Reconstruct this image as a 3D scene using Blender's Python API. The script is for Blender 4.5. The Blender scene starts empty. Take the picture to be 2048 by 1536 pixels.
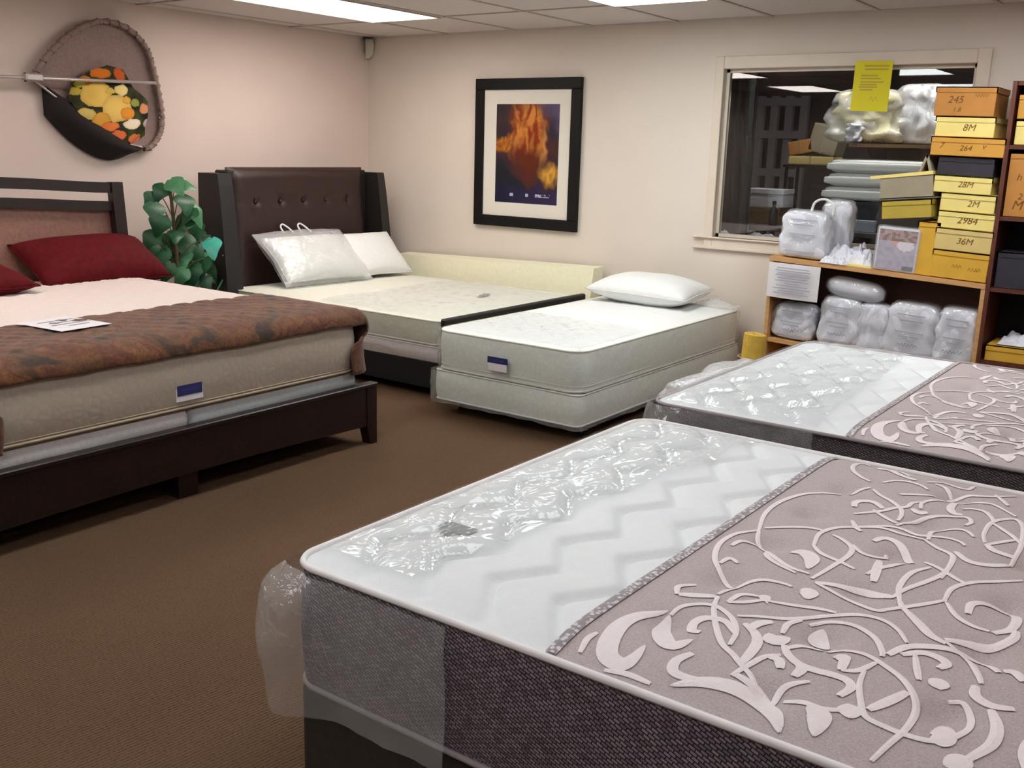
import bpy, bmesh, math, random
from mathutils import Vector, Matrix, noise
random.seed(7)
PI = math.pi
SC = bpy.context.scene
COL = SC.collection

# ---------------------------------------------------------------- camera, world, exposure
F_PX, YAW, PITCH, ROLL = 2011.07, -0.624607, 0.231471, 0.027457
CAM = Vector((6.2591, -6.4673, 1.5182))
_f = Vector((math.sin(YAW)*math.cos(PITCH), math.cos(YAW)*math.cos(PITCH), -math.sin(PITCH)))
_r0 = Vector((math.cos(YAW), -math.sin(YAW), 0)); _u0 = _r0.cross(_f)
_r = _r0*math.cos(ROLL) + _u0*math.sin(ROLL); _u = _u0*math.cos(ROLL) - _r0*math.sin(ROLL)
cd = bpy.data.cameras.new('camera'); cam = bpy.data.objects.new('camera', cd); COL.objects.link(cam)
cd.sensor_fit = 'HORIZONTAL'; cd.sensor_width = 36.0; cd.lens = F_PX/2048*36.0; cd.clip_start = .05
cam.matrix_world = Matrix(((_r.x, _u.x, -_f.x, CAM.x), (_r.y, _u.y, -_f.y, CAM.y), (_r.z, _u.z, -_f.z, CAM.z), (0, 0, 0, 1)))
SC.camera = cam
wd = bpy.data.worlds.new('world'); SC.world = wd; wd.use_nodes = True
wd.node_tree.nodes['Background'].inputs[0].default_value = (.9, .93, 1, 1)
wd.node_tree.nodes['Background'].inputs[1].default_value = .05
SC.view_settings.view_transform = 'Standard'; SC.view_settings.look = 'None'
SC.cycles.max_bounces = 6; SC.cycles.diffuse_bounces = 3; SC.cycles.glossy_bounces = 3; SC.cycles.transparent_max_bounces = 10; SC.cycles.caustics_reflective = False; SC.cycles.caustics_refractive = False; SC.cycles.adaptive_threshold = .08; SC.cycles.adaptive_min_samples = 12; SC.cycles.sample_clamp_indirect = 4
SC.view_settings.exposure = 0.0; SC.view_settings.gamma = 1.0; SC.view_settings.use_curve_mapping = False
LAMP = 11.5                      # strength of the ceiling panels
H = 2.377                        # ceiling height

def at(px, py, axis, val):
    """photo pixel -> world point on the plane axis=val (used to read off real positions)"""
    d = _f + _r*((px-1024)/F_PX) + _u*((768-py)/F_PX)
    return CAM + d*((val-CAM[axis])/d[axis])

# ---------------------------------------------------------------- materials
def lin(c):
    return tuple((x/12.92 if x <= .04045 else ((x+.055)/1.055)**2.4) for x in c)
def rgb(r, g, b): return lin((r/255, g/255, b/255))
class NT:
    def __init__(s, name):
        s.m = bpy.data.materials.new(name); s.m.use_nodes = True; s.t = s.m.node_tree; s.n = s.t.nodes
        s.b = s.n['Principled BSDF']; s.out = s.n['Material Output']
    def node(s, kind, **kw):
        n = s.n.new(kind)
        for k, v in kw.items():
            if k in n.inputs: n.inputs[k].default_value = v
            else: setattr(n, k, v)
        return n
    def link(s, a, ao, b, bi): s.t.links.new(a.outputs[ao], b.inputs[bi])
    def coords(s, kind='Object', scale=(1, 1, 1)):
        tc = s.node('ShaderNodeTexCoord'); mp = s.node('ShaderNodeMapping'); mp.inputs['Scale'].default_value = scale
        s.link(tc, kind, mp, 'Vector'); return mp
    def ramp(s, stops):
        r = s.node('ShaderNodeValToRGB'); e = r.color_ramp.elements
        while len(e) < len(stops): e.new(.5)
        for x, (p, c) in zip(e, stops): x.position = p; x.color = (*c, 1)
        return r
def mat(name, col, rough=.6, var=.06, scale=12, bump=0, bscale=60, metal=0, spec=.5, coord='Object', stretch=(1, 1, 1), sheen=0):
    s = NT(name); b = s.b
    b.inputs['Roughness'].default_value = rough; b.inputs['Metallic'].default_value = metal
    b.inputs['Specular IOR Level'].default_value = spec
    if sheen: b.inputs['Sheen Weight'].default_value = sheen
    mp = s.coords(coord, stretch)
    nz = s.node('ShaderNodeTexNoise', Scale=scale, Detail=4.0)
    s.link(mp, 0, nz, 'Vector')
    lo = tuple(max(0, c*(1-var)) for c in col); hi = tuple(min(1, c*(1+var)) for c in col)
    r = s.ramp([(.3, lo), (.7, hi)]); s.link(nz, 0, r, 0); s.link(r, 0, b, 'Base Color')
    if bump:
        n2 = s.node('ShaderNodeTexNoise', Scale=bscale, Detail=3.0); s.link(mp, 0, n2, 'Vector')
        bp = s.node('ShaderNodeBump', Strength=bump, Distance=.01); s.link(n2, 0, bp, 'Height'); s.link(bp, 0, b, 'Normal')
    return s.m
def emit(name, col, strength):
    s = NT(name); b = s.b
    b.inputs['Base Color'].default_value = (*col, 1); b.inputs['Roughness'].default_value = .4
    b.inputs['Emission Color'].default_value = (*col, 1); b.inputs['Emission Strength'].default_value = strength
    return s.m
def plastic(name, gloss=.055, milk=.16, rough=.1, wr=.7, sc=9, tint=(1, 1, 1), stretch=(1, 1, 1)):
    s = NT(name); s.n.remove(s.b)
    mp = s.coords('Object', stretch)
    n1 = s.node('ShaderNodeTexNoise', Scale=sc, Detail=3.0, Distortion=1.2); s.link(mp, 0, n1, 'Vector')
    bp = s.node('ShaderNodeBump', Strength=wr, Distance=.02); s.link(n1, 0, bp, 'Height')
    tr = s.node('ShaderNodeBsdfTransparent'); tr.inputs[0].default_value = (.97, .98, .98, 1)
    gl = s.node('ShaderNodeBsdfGlossy', Roughness=rough); gl.inputs[0].default_value = (*tint, 1); s.link(bp, 0, gl, 'Normal')
    df = s.node('ShaderNodeBsdfDiffuse'); df.inputs[0].default_value = (*tint, 1)
    m1 = s.node('ShaderNodeMixShader'); m1.inputs[0].default_value = milk; s.link(tr, 0, m1, 1); s.link(df, 0, m1, 2)
    lw = s.node('ShaderNodeLayerWeight', Blend=.25); s.link(bp, 0, lw, 'Normal')
    pw_ = s.node('ShaderNodeMath', operation='POWER'); s.link(lw, 1, pw_, 0); pw_.inputs[1].default_value = 2.5
    ma = s.node('ShaderNodeMath', operation='MULTIPLY_ADD'); s.link(pw_, 0, ma, 0); ma.inputs[1].default_value = .45; ma.inputs[2].default_value = gloss; ma.use_clamp = True
    m2 = s.node('ShaderNodeMixShader'); s.link(ma, 0, m2, 0); s.link(m1, 0, m2, 1); s.link(gl, 0, m2, 2)
    s.link(m2, 0, s.out, 0); return s.m
def attr_mat(name, rough=.6, spec=.3):
    s = NT(name); a = s.node('ShaderNodeVertexColor', layer_name='print'); s.link(a, 0, s.b, 'Base Color')
    s.b.inputs['Roughness'].default_value = rough; s.b.inputs['Specular IOR Level'].default_value = spec; return s.m
def carpet_mat():
    s = NT('carpet'); b = s.b; b.inputs['Roughness'].default_value = .95; b.inputs['Specular IOR Level'].default_value = .1
    mp = s.coords('Object'); mp.inputs['Rotation'].default_value = (0, 0, math.radians(8))
    w = s.node('ShaderNodeTexWave', Scale=26.0, Distortion=1.2, Detail=2.0); w.inputs['Detail Scale'].default_value = 6
    s.link(mp, 0, w, 'Vector')
    nz = s.node('ShaderNodeTexNoise', Scale=140.0, Detail=3.0); s.link(mp, 0, nz, 'Vector')
    n2 = s.node('ShaderNodeTexNoise', Scale=1.3, Detail=3.0); s.link(mp, 0, n2, 'Vector')
    mx = s.node('ShaderNodeMath', operation='MULTIPLY_ADD'); s.link(w, 1, mx, 0); mx.inputs[1].default_value = .6; s.link(nz, 0, mx, 2)
    ma = s.node('ShaderNodeMath', operation='MULTIPLY_ADD'); s.link(n2, 0, ma, 0); ma.inputs[1].default_value = .35; s.link(mx, 0, ma, 2)
    r = s.ramp([(.5, rgb(68, 51, 39)), (1.0, rgb(104, 80, 61))]); s.link(ma, 0, r, 0); s.link(r, 0, b, 'Base Color')
    bp = s.node('ShaderNodeBump', Strength=.5, Distance=.006); s.link(mx, 0, bp, 'Height'); s.link(bp, 0, b, 'Normal')
    return s.m
def weave_mat(name, c1, c2, joint, sx=1.0):
    s = NT(name); b = s.b; b.inputs['Roughness'].default_value = .75; b.inputs['Specular IOR Level'].default_value = .3
    uv = s.node('ShaderNodeTexCoord'); mp = s.node('ShaderNodeMapping'); mp.inputs['Rotation'].default_value = (0, 0, .35)
    s.link(uv, 'UV', mp, 'Vector')
    br = s.node('ShaderNodeTexBrick', Scale=60.0); br.inputs['Color1'].default_value = (*c1, 1); br.inputs['Color2'].default_value = (*c2, 1)
    br.inputs['Mortar'].default_value = (*joint, 1); br.inputs['Mortar Size'].default_value = .075; br.inputs['Mortar Smooth'].default_value = .6
    br.inputs['Brick Width'].default_value = .9*sx; br.inputs['Row Height'].default_value = .42*sx
    s.link(mp, 0, br, 'Vector'); s.link(br, 0, b, 'Base Color')
    iv = s.node('ShaderNodeMath', operation='SUBTRACT'); iv.inputs[0].default_value = 1; s.link(br, 1, iv, 1)
    bp = s.node('ShaderNodeBump', Strength=.8, Distance=.004); s.link(iv, 0, bp, 'Height'); s.link(bp, 0, b, 'Normal')
    return s.m
def quilt_side_mat(name, col, rough=.6):
    s = NT(name); b = s.b; b.inputs['Roughness'].default_value = rough
    uv = s.node('ShaderNodeTexCoord'); v = s.node('ShaderNodeTexVoronoi', Scale=26.0, feature='DISTANCE_TO_EDGE'); s.link(uv, 'UV', v, 'Vector')
    r = s.ramp([(0, tuple(c*.93 for c in col)), (.2, col)]); s.link(v, 0, r, 0); s.link(r, 0, b, 'Base Color')
    bp = s.node('ShaderNodeBump', Strength=.3, Distance=.006); s.link(v, 0, bp, 'Height'); s.link(bp, 0, b, 'Normal'); return s.m
def throw_mat():
    s = NT('throw fabric'); b = s.b; b.inputs['Roughness'].default_value = .85; b.inputs['Sheen Weight'].default_value = .2
    mp = s.coords('Object')
    n1 = s.node('ShaderNodeTexNoise', Scale=5.0, Detail=4.0, Distortion=.8); s.link(mp, 0, n1, 'Vector')
    n2 = s.node('ShaderNodeTexNoise', Scale=42.0, Detail=3.0, Distortion=1.5); s.link(mp, 0, n2, 'Vector')
    r1 = s.ramp([(.36, rgb(56, 33, 16)), (.46, rgb(110, 66, 28)), (.53, rgb(90, 38, 18)), (.60, rgb(120, 72, 30)), (.70, rgb(62, 37, 18))]); s.link(n1, 0, r1, 0)
    r2 = s.ramp([(.35, (.5, .4, .3)), (.6, (1, 1, 1))]); s.link(n2, 0, r2, 0)
    mx = s.node('ShaderNodeMix', data_type='RGBA', blend_type='MULTIPLY'); mx.inputs[0].default_value = .75
    s.t.links.new(r1.outputs[0], mx.inputs[6]); s.t.links.new(r2.outputs[0], mx.inputs[7]); s.t.links.new(mx.outputs[2], b.inputs['Base Color'])
    bp = s.node('ShaderNodeBump', Strength=.4, Distance=.004); s.link(n2, 0, bp, 'Height'); s.link(bp, 0, b, 'Normal'); return s.m
def wood_mat(name, c1, c2, rough=.4, axis=(1, 8, 8)):
    s = NT(name); b = s.b; b.inputs['Roughness'].default_value = rough
    mp = s.coords('Object', axis); n = s.node('ShaderNodeTexNoise', Scale=5.0, Detail=6.0, Distortion=.6); s.link(mp, 0, n, 'Vector')
    r = s.ramp([(.35, c1), (.65, c2)]); s.link(n, 0, r, 0); s.link(r, 0, b, 'Base Color'); return s.m
M = {}
M['wall'] = mat('painted wall', rgb(226, 214, 202), .75, .02, 3, .05, 180)
M['wall_left'] = mat('painted wall warm', rgb(228, 210, 200), .75, .02, 3, .05, 180)
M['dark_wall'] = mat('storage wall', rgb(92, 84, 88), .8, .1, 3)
M['tile'] = mat('ceiling tile', rgb(214, 204, 200), .9, .04, 60, .25, 160)
M['bar'] = mat('ceiling grid', rgb(196, 184, 178), .6)
M['trim'] = mat('window trim paint', rgb(222, 208, 192), .55, .02)
M['carpet'] = carpet_mat()
M['dwood'] = wood_mat('espresso wood', rgb(22, 10, 8), rgb(36, 17, 13), .38)
M['panelwood'] = wood_mat('headboard panel', rgb(132, 92, 80), rgb(148, 104, 90), .45)
M['leather'] = mat('brown leather', rgb(46, 26, 23), .42, .12, 30, .25, 220)
M['leather_dark'] = mat('dark leather', rgb(24, 19, 17), .5, .1, 30, .2, 220)
M['black'] = mat('black cloth', rgb(16, 16, 18), .8)
M['blackmetal'] = mat('black metal', rgb(20, 20, 22), .4)
M['divan'] = mat('divan cloth', rgb(46, 38, 30), .9, .15, 40, .2, 200)
M['white'] = mat('white knit', rgb(232, 234, 232), .7, .02, 25, .15, 120)
M['pink_white'] = mat('quilted top knit', rgb(226, 212, 206), .72, .03, 25, .2, 110)
M['cream'] = mat('cream knit', rgb(226, 226, 212), .7, .02, 25, .12, 120)
M['kingside'] = quilt_side_mat('quilted border', rgb(186, 172, 156))
M['queenside'] = quilt_side_mat('cream border', rgb(200, 198, 176))
M['twinside'] = quilt_side_mat('pale border', rgb(234, 238, 228))
M['boxspring'] = quilt_side_mat('box spring cloth', rgb(212, 206, 204))
M['boxgrey'] = quilt_side_mat('grey box spring cloth', rgb(184, 187, 187))
M['greyknit'] = mat('grey damask', rgb(182, 169, 168), .6, .16, 260, .3, 240)
M['scroll'] = mat('scroll embroidery', rgb(236, 227, 228), .5, .03, 80, .2, 200)
M['whitetop'] = mat('white quilt top', rgb(226, 230, 232), .55, .015, 30, .15, 160)
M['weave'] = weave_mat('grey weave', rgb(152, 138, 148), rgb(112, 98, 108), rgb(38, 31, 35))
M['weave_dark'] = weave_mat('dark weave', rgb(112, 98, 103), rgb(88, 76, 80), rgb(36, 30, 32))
M['piping'] = mat('white piping', rgb(236, 232, 232), .5)
M['greypiping'] = mat('grey piping', rgb(150, 140, 142), .5)
M['beigepiping'] = mat('beige piping', rgb(168, 150, 128), .6)
M['plastic'] = plastic('clear plastic')
M['plastic_thick'] = plastic('bag plastic', .08, .3, .12, .9, 14)
M['plastic_milk'] = plastic('milky bag', .1, .62, .2, .8, 16, (.96, .96, 1))
M['plastic_film'] = plastic('loose film', .06, .18, .12, .8, 12)
M['blue'] = mat('blue label', rgb(44, 46, 104), .5)
M['paper'] = mat('white paper', rgb(228, 224, 226), .7, .01)
M['labelprint'] = mat('faded label print', rgb(92, 94, 150), .6)
M['faint'] = mat('faint print', rgb(168, 168, 182), .7)
M['ink'] = mat('grey print', rgb(120, 120, 132), .7)
M['darkink'] = mat('dark print', rgb(70, 66, 84), .7)
M['marker'] = mat('marker ink', rgb(120, 78, 22), .6)
M['greylabel'] = mat('grey label', rgb(104, 112, 116), .5)
M['red'] = mat('red satin', rgb(88, 5, 14), .8, .2, 30, .25, 90, spec=.2)
M['throw'] = throw_mat()
M['foam'] = mat('yellow foam', rgb(240, 236, 206), .85, .03, 30, .1, 200)
M['yellowfoam'] = mat('bright yellow foam', rgb(214, 176, 70), .7, .15, 20, .3, 90)
M['frame'] = mat('black frame', rgb(14, 12, 11), .55, spec=.25)
M['mount'] = mat('picture mat', rgb(226, 220, 208), .8, .01)
M['print'] = attr_mat('printed art', .35)
M['printcloth'] = attr_mat('printed cloth', .8)
M['steel'] = mat('silver pole', rgb(200, 190, 188), .35, .04, metal=.5)
M['rope'] = mat('wicker rim', rgb(150, 128, 118), .8, .2, 60, .4, 200)
M['net'] = mat('grey netting', rgb(150, 128, 122), .9, .1, 60, .3, 300)
M['netdark'] = mat('dark net bag', rgb(34, 26, 26), .9, .2, 60, .3, 300)
M['leaf'] = mat('green leaf', rgb(30, 84, 50), .4, .4, 14)
M['leaf2'] = mat('light green leaf', rgb(72, 132, 90), .38, .25, 14)
M['teal'] = mat('teal leaf', rgb(64, 168, 148), .35, .1, 14)
M['stem'] = mat('plant stem', rgb(96, 84, 58), .7, .2, 30)
M['pot'] = mat('terracotta pot', rgb(120, 76, 56), .7)
M['soil'] = mat('soil', rgb(40, 30, 24), .95, .2, 60, .4, 120)
M['oak'] = wood_mat('light wood edge', rgb(196, 146, 92), rgb(214, 166, 110), .5)
M['backboard'] = wood_mat('brown backboard', rgb(84, 54, 42), rgb(98, 64, 50), .6)
M['mahog'] = wood_mat('red brown shelf', rgb(86, 40, 24), rgb(104, 52, 32), .5, (8, 8, 1))
M['sensor'] = mat('sensor shell', rgb(196, 186, 172), .4)
M['sensordark'] = mat('sensor cap', rgb(66, 48, 40), .5)
M['signyellow'] = mat('yellow card', rgb(222, 208, 16), .6, .02)
M['bag'] = mat('white packing', rgb(222, 222, 232), .5, .03, 12, .3, 40)
M['bagplain'] = mat('cream stuffing', rgb(244, 234, 196), .7, .08, 16, .5, 30)
M['card_o'] = mat('orange cardboard', rgb(214, 156, 62), .7, .05)
M['card_y'] = mat('yellow cardboard', rgb(242, 222, 134), .7, .04)
M['card_t'] = mat('tan yellow cardboard', rgb(222, 196, 124), .7, .04)
M['card_d'] = mat('golden cardboard', rgb(222, 172, 56), .7, .05)
M['card_k'] = mat('black cardboard', rgb(48, 44, 54), .6, .05)
M['card_g'] = mat('grey cardboard', rgb(160, 148, 124), .7, .05)
M['card_ol'] = mat('olive yellow cardboard', rgb(186, 162, 60), .7, .05)
M['card_b'] = mat('brown cardboard', rgb(196, 134, 62), .7, .05)
M['card_r'] = mat('dark red cardboard', rgb(126, 44, 30), .6, .05)
M['brown'] = mat('brown card', rgb(120, 92, 52), .8, .1)
M['curtain'] = mat('dark green curtain', rgb(20, 29, 29), .9, .2, 8)
M['greypaint'] = mat('pale rack paint', rgb(190, 184, 192), .6)
M['bluewhite'] = mat('blue white box', rgb(170, 178, 196), .6)
def glass_mat():
    s = NT('window glass'); s.n.remove(s.b)
    tr = s.node('ShaderNodeBsdfTransparent'); tr.inputs[0].default_value = (.93, .95, .95, 1)
    gl = s.node('ShaderNodeBsdfGlossy', Roughness=.0); fr = s.node('ShaderNodeFresnel', IOR=1.52)
    ma = s.node('ShaderNodeMath', operation='MULTIPLY'); s.link(fr, 0, ma, 0); ma.inputs[1].default_value = 1.7
    mx = s.node('ShaderNodeMixShader'); s.link(ma, 0, mx, 0); s.link(tr, 0, mx, 1); s.link(gl, 0, mx, 2); s.link(mx, 0, s.out, 0); return s.m
M['glass'] = glass_mat()

# ---------------------------------------------------------------- mesh helpers
def BM(): return bmesh.new()
def world_off(p):
    v = Vector((0, 0, 0))
    while p: v += p.location; p = p.parent
    return v
def obj(name, bm, m, parent=None, smooth=False, local=False, label=None, kind=None):
    """one mesh object; vertices come in world space (or the parent's own space with local=True)"""
    if isinstance(bm, bmesh.types.BMesh):
        bmesh.ops.recalc_face_normals(bm, faces=bm.faces) if not getattr(obj, 'keep', False) else None
        me = bpy.data.meshes.new(name); bm.to_mesh(me); bm.free()
    else: me = bm
    ms = m if isinstance(m, (list, tuple)) else [m]
    for x in ms: me.materials.append(M[x] if isinstance(x, str) else x)
    if smooth:
        for p in me.polygons: p.use_smooth = True
    o = bpy.data.objects.new(name, me); COL.objects.link(o)
    if parent:
        o.parent = parent
        if not local: me.transform(Matrix.Translation(-world_off(parent)))
    elif not local and len(me.vertices):
        xs = [v.co for v in me.vertices]
        c = Vector(((min(v.x for v in xs)+max(v.x for v in xs))/2, (min(v.y for v in xs)+max(v.y for v in xs))/2, min(v.z for v in xs)))
        me.transform(Matrix.Translation(-c)); o.location = c
    if label: o['label'] = label
    if kind: o['kind'] = kind
    return o
def tag(o, label, cat, group=None):
    o['label'] = label; o['category'] = cat
    if group: o['group'] = group
    return o
def thing(name, label, cat, loc=(0, 0, 0), rot=(0, 0, 0), group=None):
    o = bpy.data.objects.new(name, None); o.empty_display_size = .1; COL.objects.link(o)
    o.location = loc; o.rotation_euler = rot; return tag(o, label, cat, group)
def struct(name, bm, m, **k): return obj(name, bm, m, kind='structure', **k)
def box(bm, x0, x1, y0, y1, z0, z1, bev=0, seg=1):
    r = bmesh.ops.create_cube(bm, size=1.0); vs = r['verts']
    for v in vs: v.co = Vector(((x0+x1)/2+v.co.x*(x1-x0), (y0+y1)/2+v.co.y*(y1-y0), (z0+z1)/2+v.co.z*(z1-z0)))
    if bev:
        es = list({e for v in vs for e in v.link_edges})
        bmesh.ops.bevel(bm, geom=es, offset=bev, segments=seg, affect='EDGES', profile=.6)
    return bm
def Box(*a, **k): return box(BM(), *a, **k)
def catmull(pts, n=6):
    P = [Vector(p) for p in pts]
    if len(P) < 3: return P
    Q = [P[0]*2-P[1]] + P + [P[-1]*2-P[-2]]; out = []
    for i in range(1, len(Q)-2):
        for k in range(n):
            t = k/n; a, b, c, d = Q[i-1], Q[i], Q[i+1], Q[i+2]
            out.append(.5*((2*b)+(c-a)*t+(2*a-5*b+4*c-d)*t*t+(3*b-a-3*c+d)*t**3))
    out.append(P[-1]); return out
def tube(bm, pts, r, n=8, closed=False, r2=None):
    pts = [Vector(p) for p in pts]; rings = []; N = len(pts); up = Vector((0, 0, 1))
    for i, p in enumerate(pts):
        a = pts[(i-1) % N] if closed or i else pts[0]; b = pts[(i+1) % N] if closed or i < N-1 else pts[-1]
        t = (b-a).normalized(); s = t.cross(up)
        if s.length < .05: s = t.cross(Vector((1, 0, 0)))
        s.normalize(); u = s.cross(t); rr = r if r2 is None else r+(r2-r)*i/max(1, N-1)
        if callable(r): rr = r(i/max(1, N-1))
        rings.append([bm.verts.new(p+s*math.cos(2*PI*k/n)*rr+u*math.sin(2*PI*k/n)*rr) for k in range(n)])
    for i in range(N if closed else N-1):
        A, B = rings[i], rings[(i+1) % N]
        for k in range(n): bm.faces.new((A[k], A[(k+1) % n], B[(k+1) % n], B[k]))
    if not closed: bm.faces.new(rings[0][::-1]); bm.faces.new(rings[-1])
    return bm
def lathe(bm, prof, c, n=20):
    rings = [[bm.verts.new((c[0]+r*math.cos(2*PI*k/n), c[1]+r*math.sin(2*PI*k/n), c[2]+z)) for k in range(n)] for r, z in prof]
    for A, B in zip(rings, rings[1:]):
        for k in range(n): bm.faces.new((A[k], A[(k+1) % n], B[(k+1) % n], B[k]))
    bm.faces.new(rings[0][::-1]); bm.faces.new(rings[-1]); return bm
def grid(bm, nu, nv, fn, mi=None, uv=None):
    V = [[bm.verts.new(fn(i/nu, j/nv)) for j in range(nv+1)] for i in range(nu+1)]
    L = bm.loops.layers.uv.verify() if uv else None
    for i in range(nu):
        for j in range(nv):
            f = bm.faces.new((V[i][j], V[i+1][j], V[i+1][j+1], V[i][j+1]))
            if mi: f.material_index = mi((i+.5)/nu, (j+.5)/nv)
            if uv:
                for l, (a, b) in zip(f.loops, ((i, j), (i+1, j), (i+1, j+1), (i, j+1))): l[L].uv = uv(a/nu, b/nv)
    return bm
def prism(bm, poly, axis, a, b):
    """polygon in the two axes other than `axis`, extruded from a to b"""
    def P(p, t):
        q = [0, 0, 0]; o = [k for k in range(3) if k != axis]; q[axis] = t; q[o[0]], q[o[1]] = p; return q
    A = [bm.verts.new(P(p, a)) for p in poly]; B = [bm.verts.new(P(p, b)) for p in poly]; n = len(poly)
    bm.faces.new(A); bm.faces.new(B[::-1])
    for i in range(n): bm.faces.new((A[i], B[i], B[(i+1) % n], A[(i+1) % n]))
    return bm
def text_mesh(s, size, shear=0.25):
    cu = bpy.data.curves.new('t', 'FONT'); cu.body = s; cu.size = size; cu.shear = shear; cu.align_x = 'CENTER'; cu.align_y = 'CENTER'
    cu.resolution_u = 3
    o = bpy.data.objects.new('t', cu); COL.objects.link(o); bpy.context.view_layer.update()
    me = bpy.data.meshes.new_from_object(o.evaluated_get(bpy.context.evaluated_depsgraph_get()))
    bpy.data.objects.remove(o); bpy.data.curves.remove(cu); me.name = 'lettering'; me.materials.clear(); return me
def scribble_mesh(n, size):
    """a word too blurred to read: a joined-up pen stroke about n letters long"""
    bm = BM(); rr_ = random.Random(n*31+int(size*1000)); L = n*size*.55; pts = []
    for k in range(n*2+1): pts.append((-L/2+L*k/(n*2), size*(.28 if k % 2 else -.22)*rr_.uniform(.6, 1.2), 0))
    C = catmull(pts, 4); hw = size*.06; row = [[bm.verts.new((p.x, p.y-hw, 0)), bm.verts.new((p.x, p.y+hw, 0))] for p in C]
    for A, B in zip(row, row[1:]): bm.faces.new((A[0], B[0], B[1], A[1]))
    me = bpy.data.meshes.new('lettering'); bm.to_mesh(me); bm.free(); return me
def lettering(s, size, loc, m, parent, rot=(PI/2, 0, 0), shear=.25, name='lettering'):
    me = scribble_mesh(len(s)-1, size) if s[0] == '~' else text_mesh(s, size, shear); me.transform(Matrix.Translation(loc) @ Matrix.Rotation(rot[2], 4, 'Z') @ Matrix.Rotation(rot[1], 4, 'Y') @ Matrix.Rotation(rot[0], 4, 'X'))
    return obj(name, me, m, parent, local=True)
def nz(x, y, z=0, s=1): return noise.noise(Vector((x*s, y*s, z*s)))

# ================================================================ the setting
RX, RY = 9.2, -9.6
struct('floor', Box(-.1, RX+.1, RY-.1, .1, -.1, 0), 'carpet')
WX0, WX1, WZ0, WZ1 = 3.27, 4.84, .954, 2.06
b = BM(); box(b, -.12, WX0, 0, .12, 0, H+.1); box(b, WX1, RX+.12, 0, .12, 0, H+.1); box(b, WX0, WX1, 0, .12, 0, WZ0); box(b, WX0, WX1, 0, .12, WZ1, H+.1)
struct('wall_back', b, 'wall')
struct('wall_left', Box(-.12, 0, RY, 0, 0, H+.1), 'wall_left')
struct('wall_right', Box(RX, RX+.12, RY, 0, 0, H+.1), 'wall')
struct('wall_front', Box(-.12, RX+.12, RY-.12, RY, 0, H+.1), 'wall')
ceil = struct('ceiling', Box(-.12, RX+.12, RY-.12, .12, H+.03, H+.1), 'tile')
TX = [.0, .195]+[.87+.675*k for k in range(13)]; TX = [x for x in TX if x < RX-.1]+[RX]
TY = [0]+[-.85-1.35*k for k in range(7)]; TY = [y for y in TY if y > RY+.1]+[RY]
LIGHTC = {2: 0, 5: 1, 8: 2, 11: 3}; LIGHTR = {1: 0, 3: 1, 5: 2}
ON = {(0, 0): 1.0, (1, 0): 1.05, (2, 0): .95, (0, 1): .7, (1, 1): .75, (2, 1): .38, (3, 1): .5, (0, 2): .7, (1, 2): .7, (2, 2): .7}     # strengths tuned; panels over near mattress and third behind camera added to brighten it
tile_cache = {}
for i in range(len(TX)-1):
    for j in range(len(TY)-1):
        if (LIGHTC.get(i), LIGHTR.get(j)) in ON: continue
        w, d = TX[i+1]-TX[i]-.02, TY[j]-TY[j+1]-.02; key = (round(w, 3), round(d, 3))
        cx, cy = (TX[i]+TX[i+1])/2, (TY[j]+TY[j+1])/2
        if key not in tile_cache:
            o = obj('ceiling_tile', box(BM(), -w/2, w/2, -d/2, d/2, .004, .02), 'tile', ceil, local=True); tile_cache[key] = o.data
        else:
            o = bpy.data.objects.new('ceiling_tile', tile_cache[key]); COL.objects.link(o); o.parent = ceil
        o.location = Vector((cx, cy, H))-ceil.location
for x in TX[1:-1]: obj('ceiling_grid_bar', Box(x-.012, x+.012, RY, 0, H-.003, H+.03), 'bar', ceil)
for y in TY[1:-1]: obj('ceiling_grid_bar', Box(0, RX, y-.012, y+.012, H-.003, H+.03), 'bar', ceil)
PANEL = {0: (1, .90, .84), 1: (.95, 1, .98), 2: (.97, .98, 1), 3: (1, .85, .80)}
for (c, rj), k in ON.items(): M['lamp%d%d' % (c, rj)] = emit('lamp diffuser %d %d' % (c, rj), PANEL[c], LAMP*k)
where = {(0, 0): 'nearest the left wall and the corner sensor', (1, 0): 'above the single bed, at the top edge', (2, 0): 'above the bookcase', (0, 1): 'above the wide bed', (1, 1): 'above the open carpet', (3, 1): 'near the right wall', (0, 2): 'behind the camera near the left wall', (1, 2): 'behind the camera, second row', (2, 1): 'added out of view to brighten the nearest scroll patterned mattress', (2, 2): 'added unseen behind the camera to light the foreground, third row'}
for i, c in LIGHTC.items():
    for j, rj in LIGHTR.items():
        if (c, rj) not in ON: continue
        x0, x1, y1, y0 = TX[i], TX[i+1], TY[j], TY[j+1]
        t = thing('ceiling_light', 'flat fluorescent ceiling panel '+where[(c, rj)], 'light', ((x0+x1)/2, (y0+y1)/2, H-.012), group='fluorescent ceiling panels')
        bb = BM(); e = .03
        for q in ((x0+.012, x1-.012, y0+.012, y0+e), (x0+.012, x1-.012, y1-e, y1-.012), (x0+.012, x0+e, y0+e, y1-e), (x1-e, x1-.012, y0+e, y1-e)): box(bb, *q, H-.012, H+.02)
        obj('light_frame', bb, 'bar', t)
        obj('diffuser', Box(x0+e, x1-e, y0+e, y1-e, H-.006, H+.01), 'lamp%d%d' % (c, rj), t)
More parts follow.
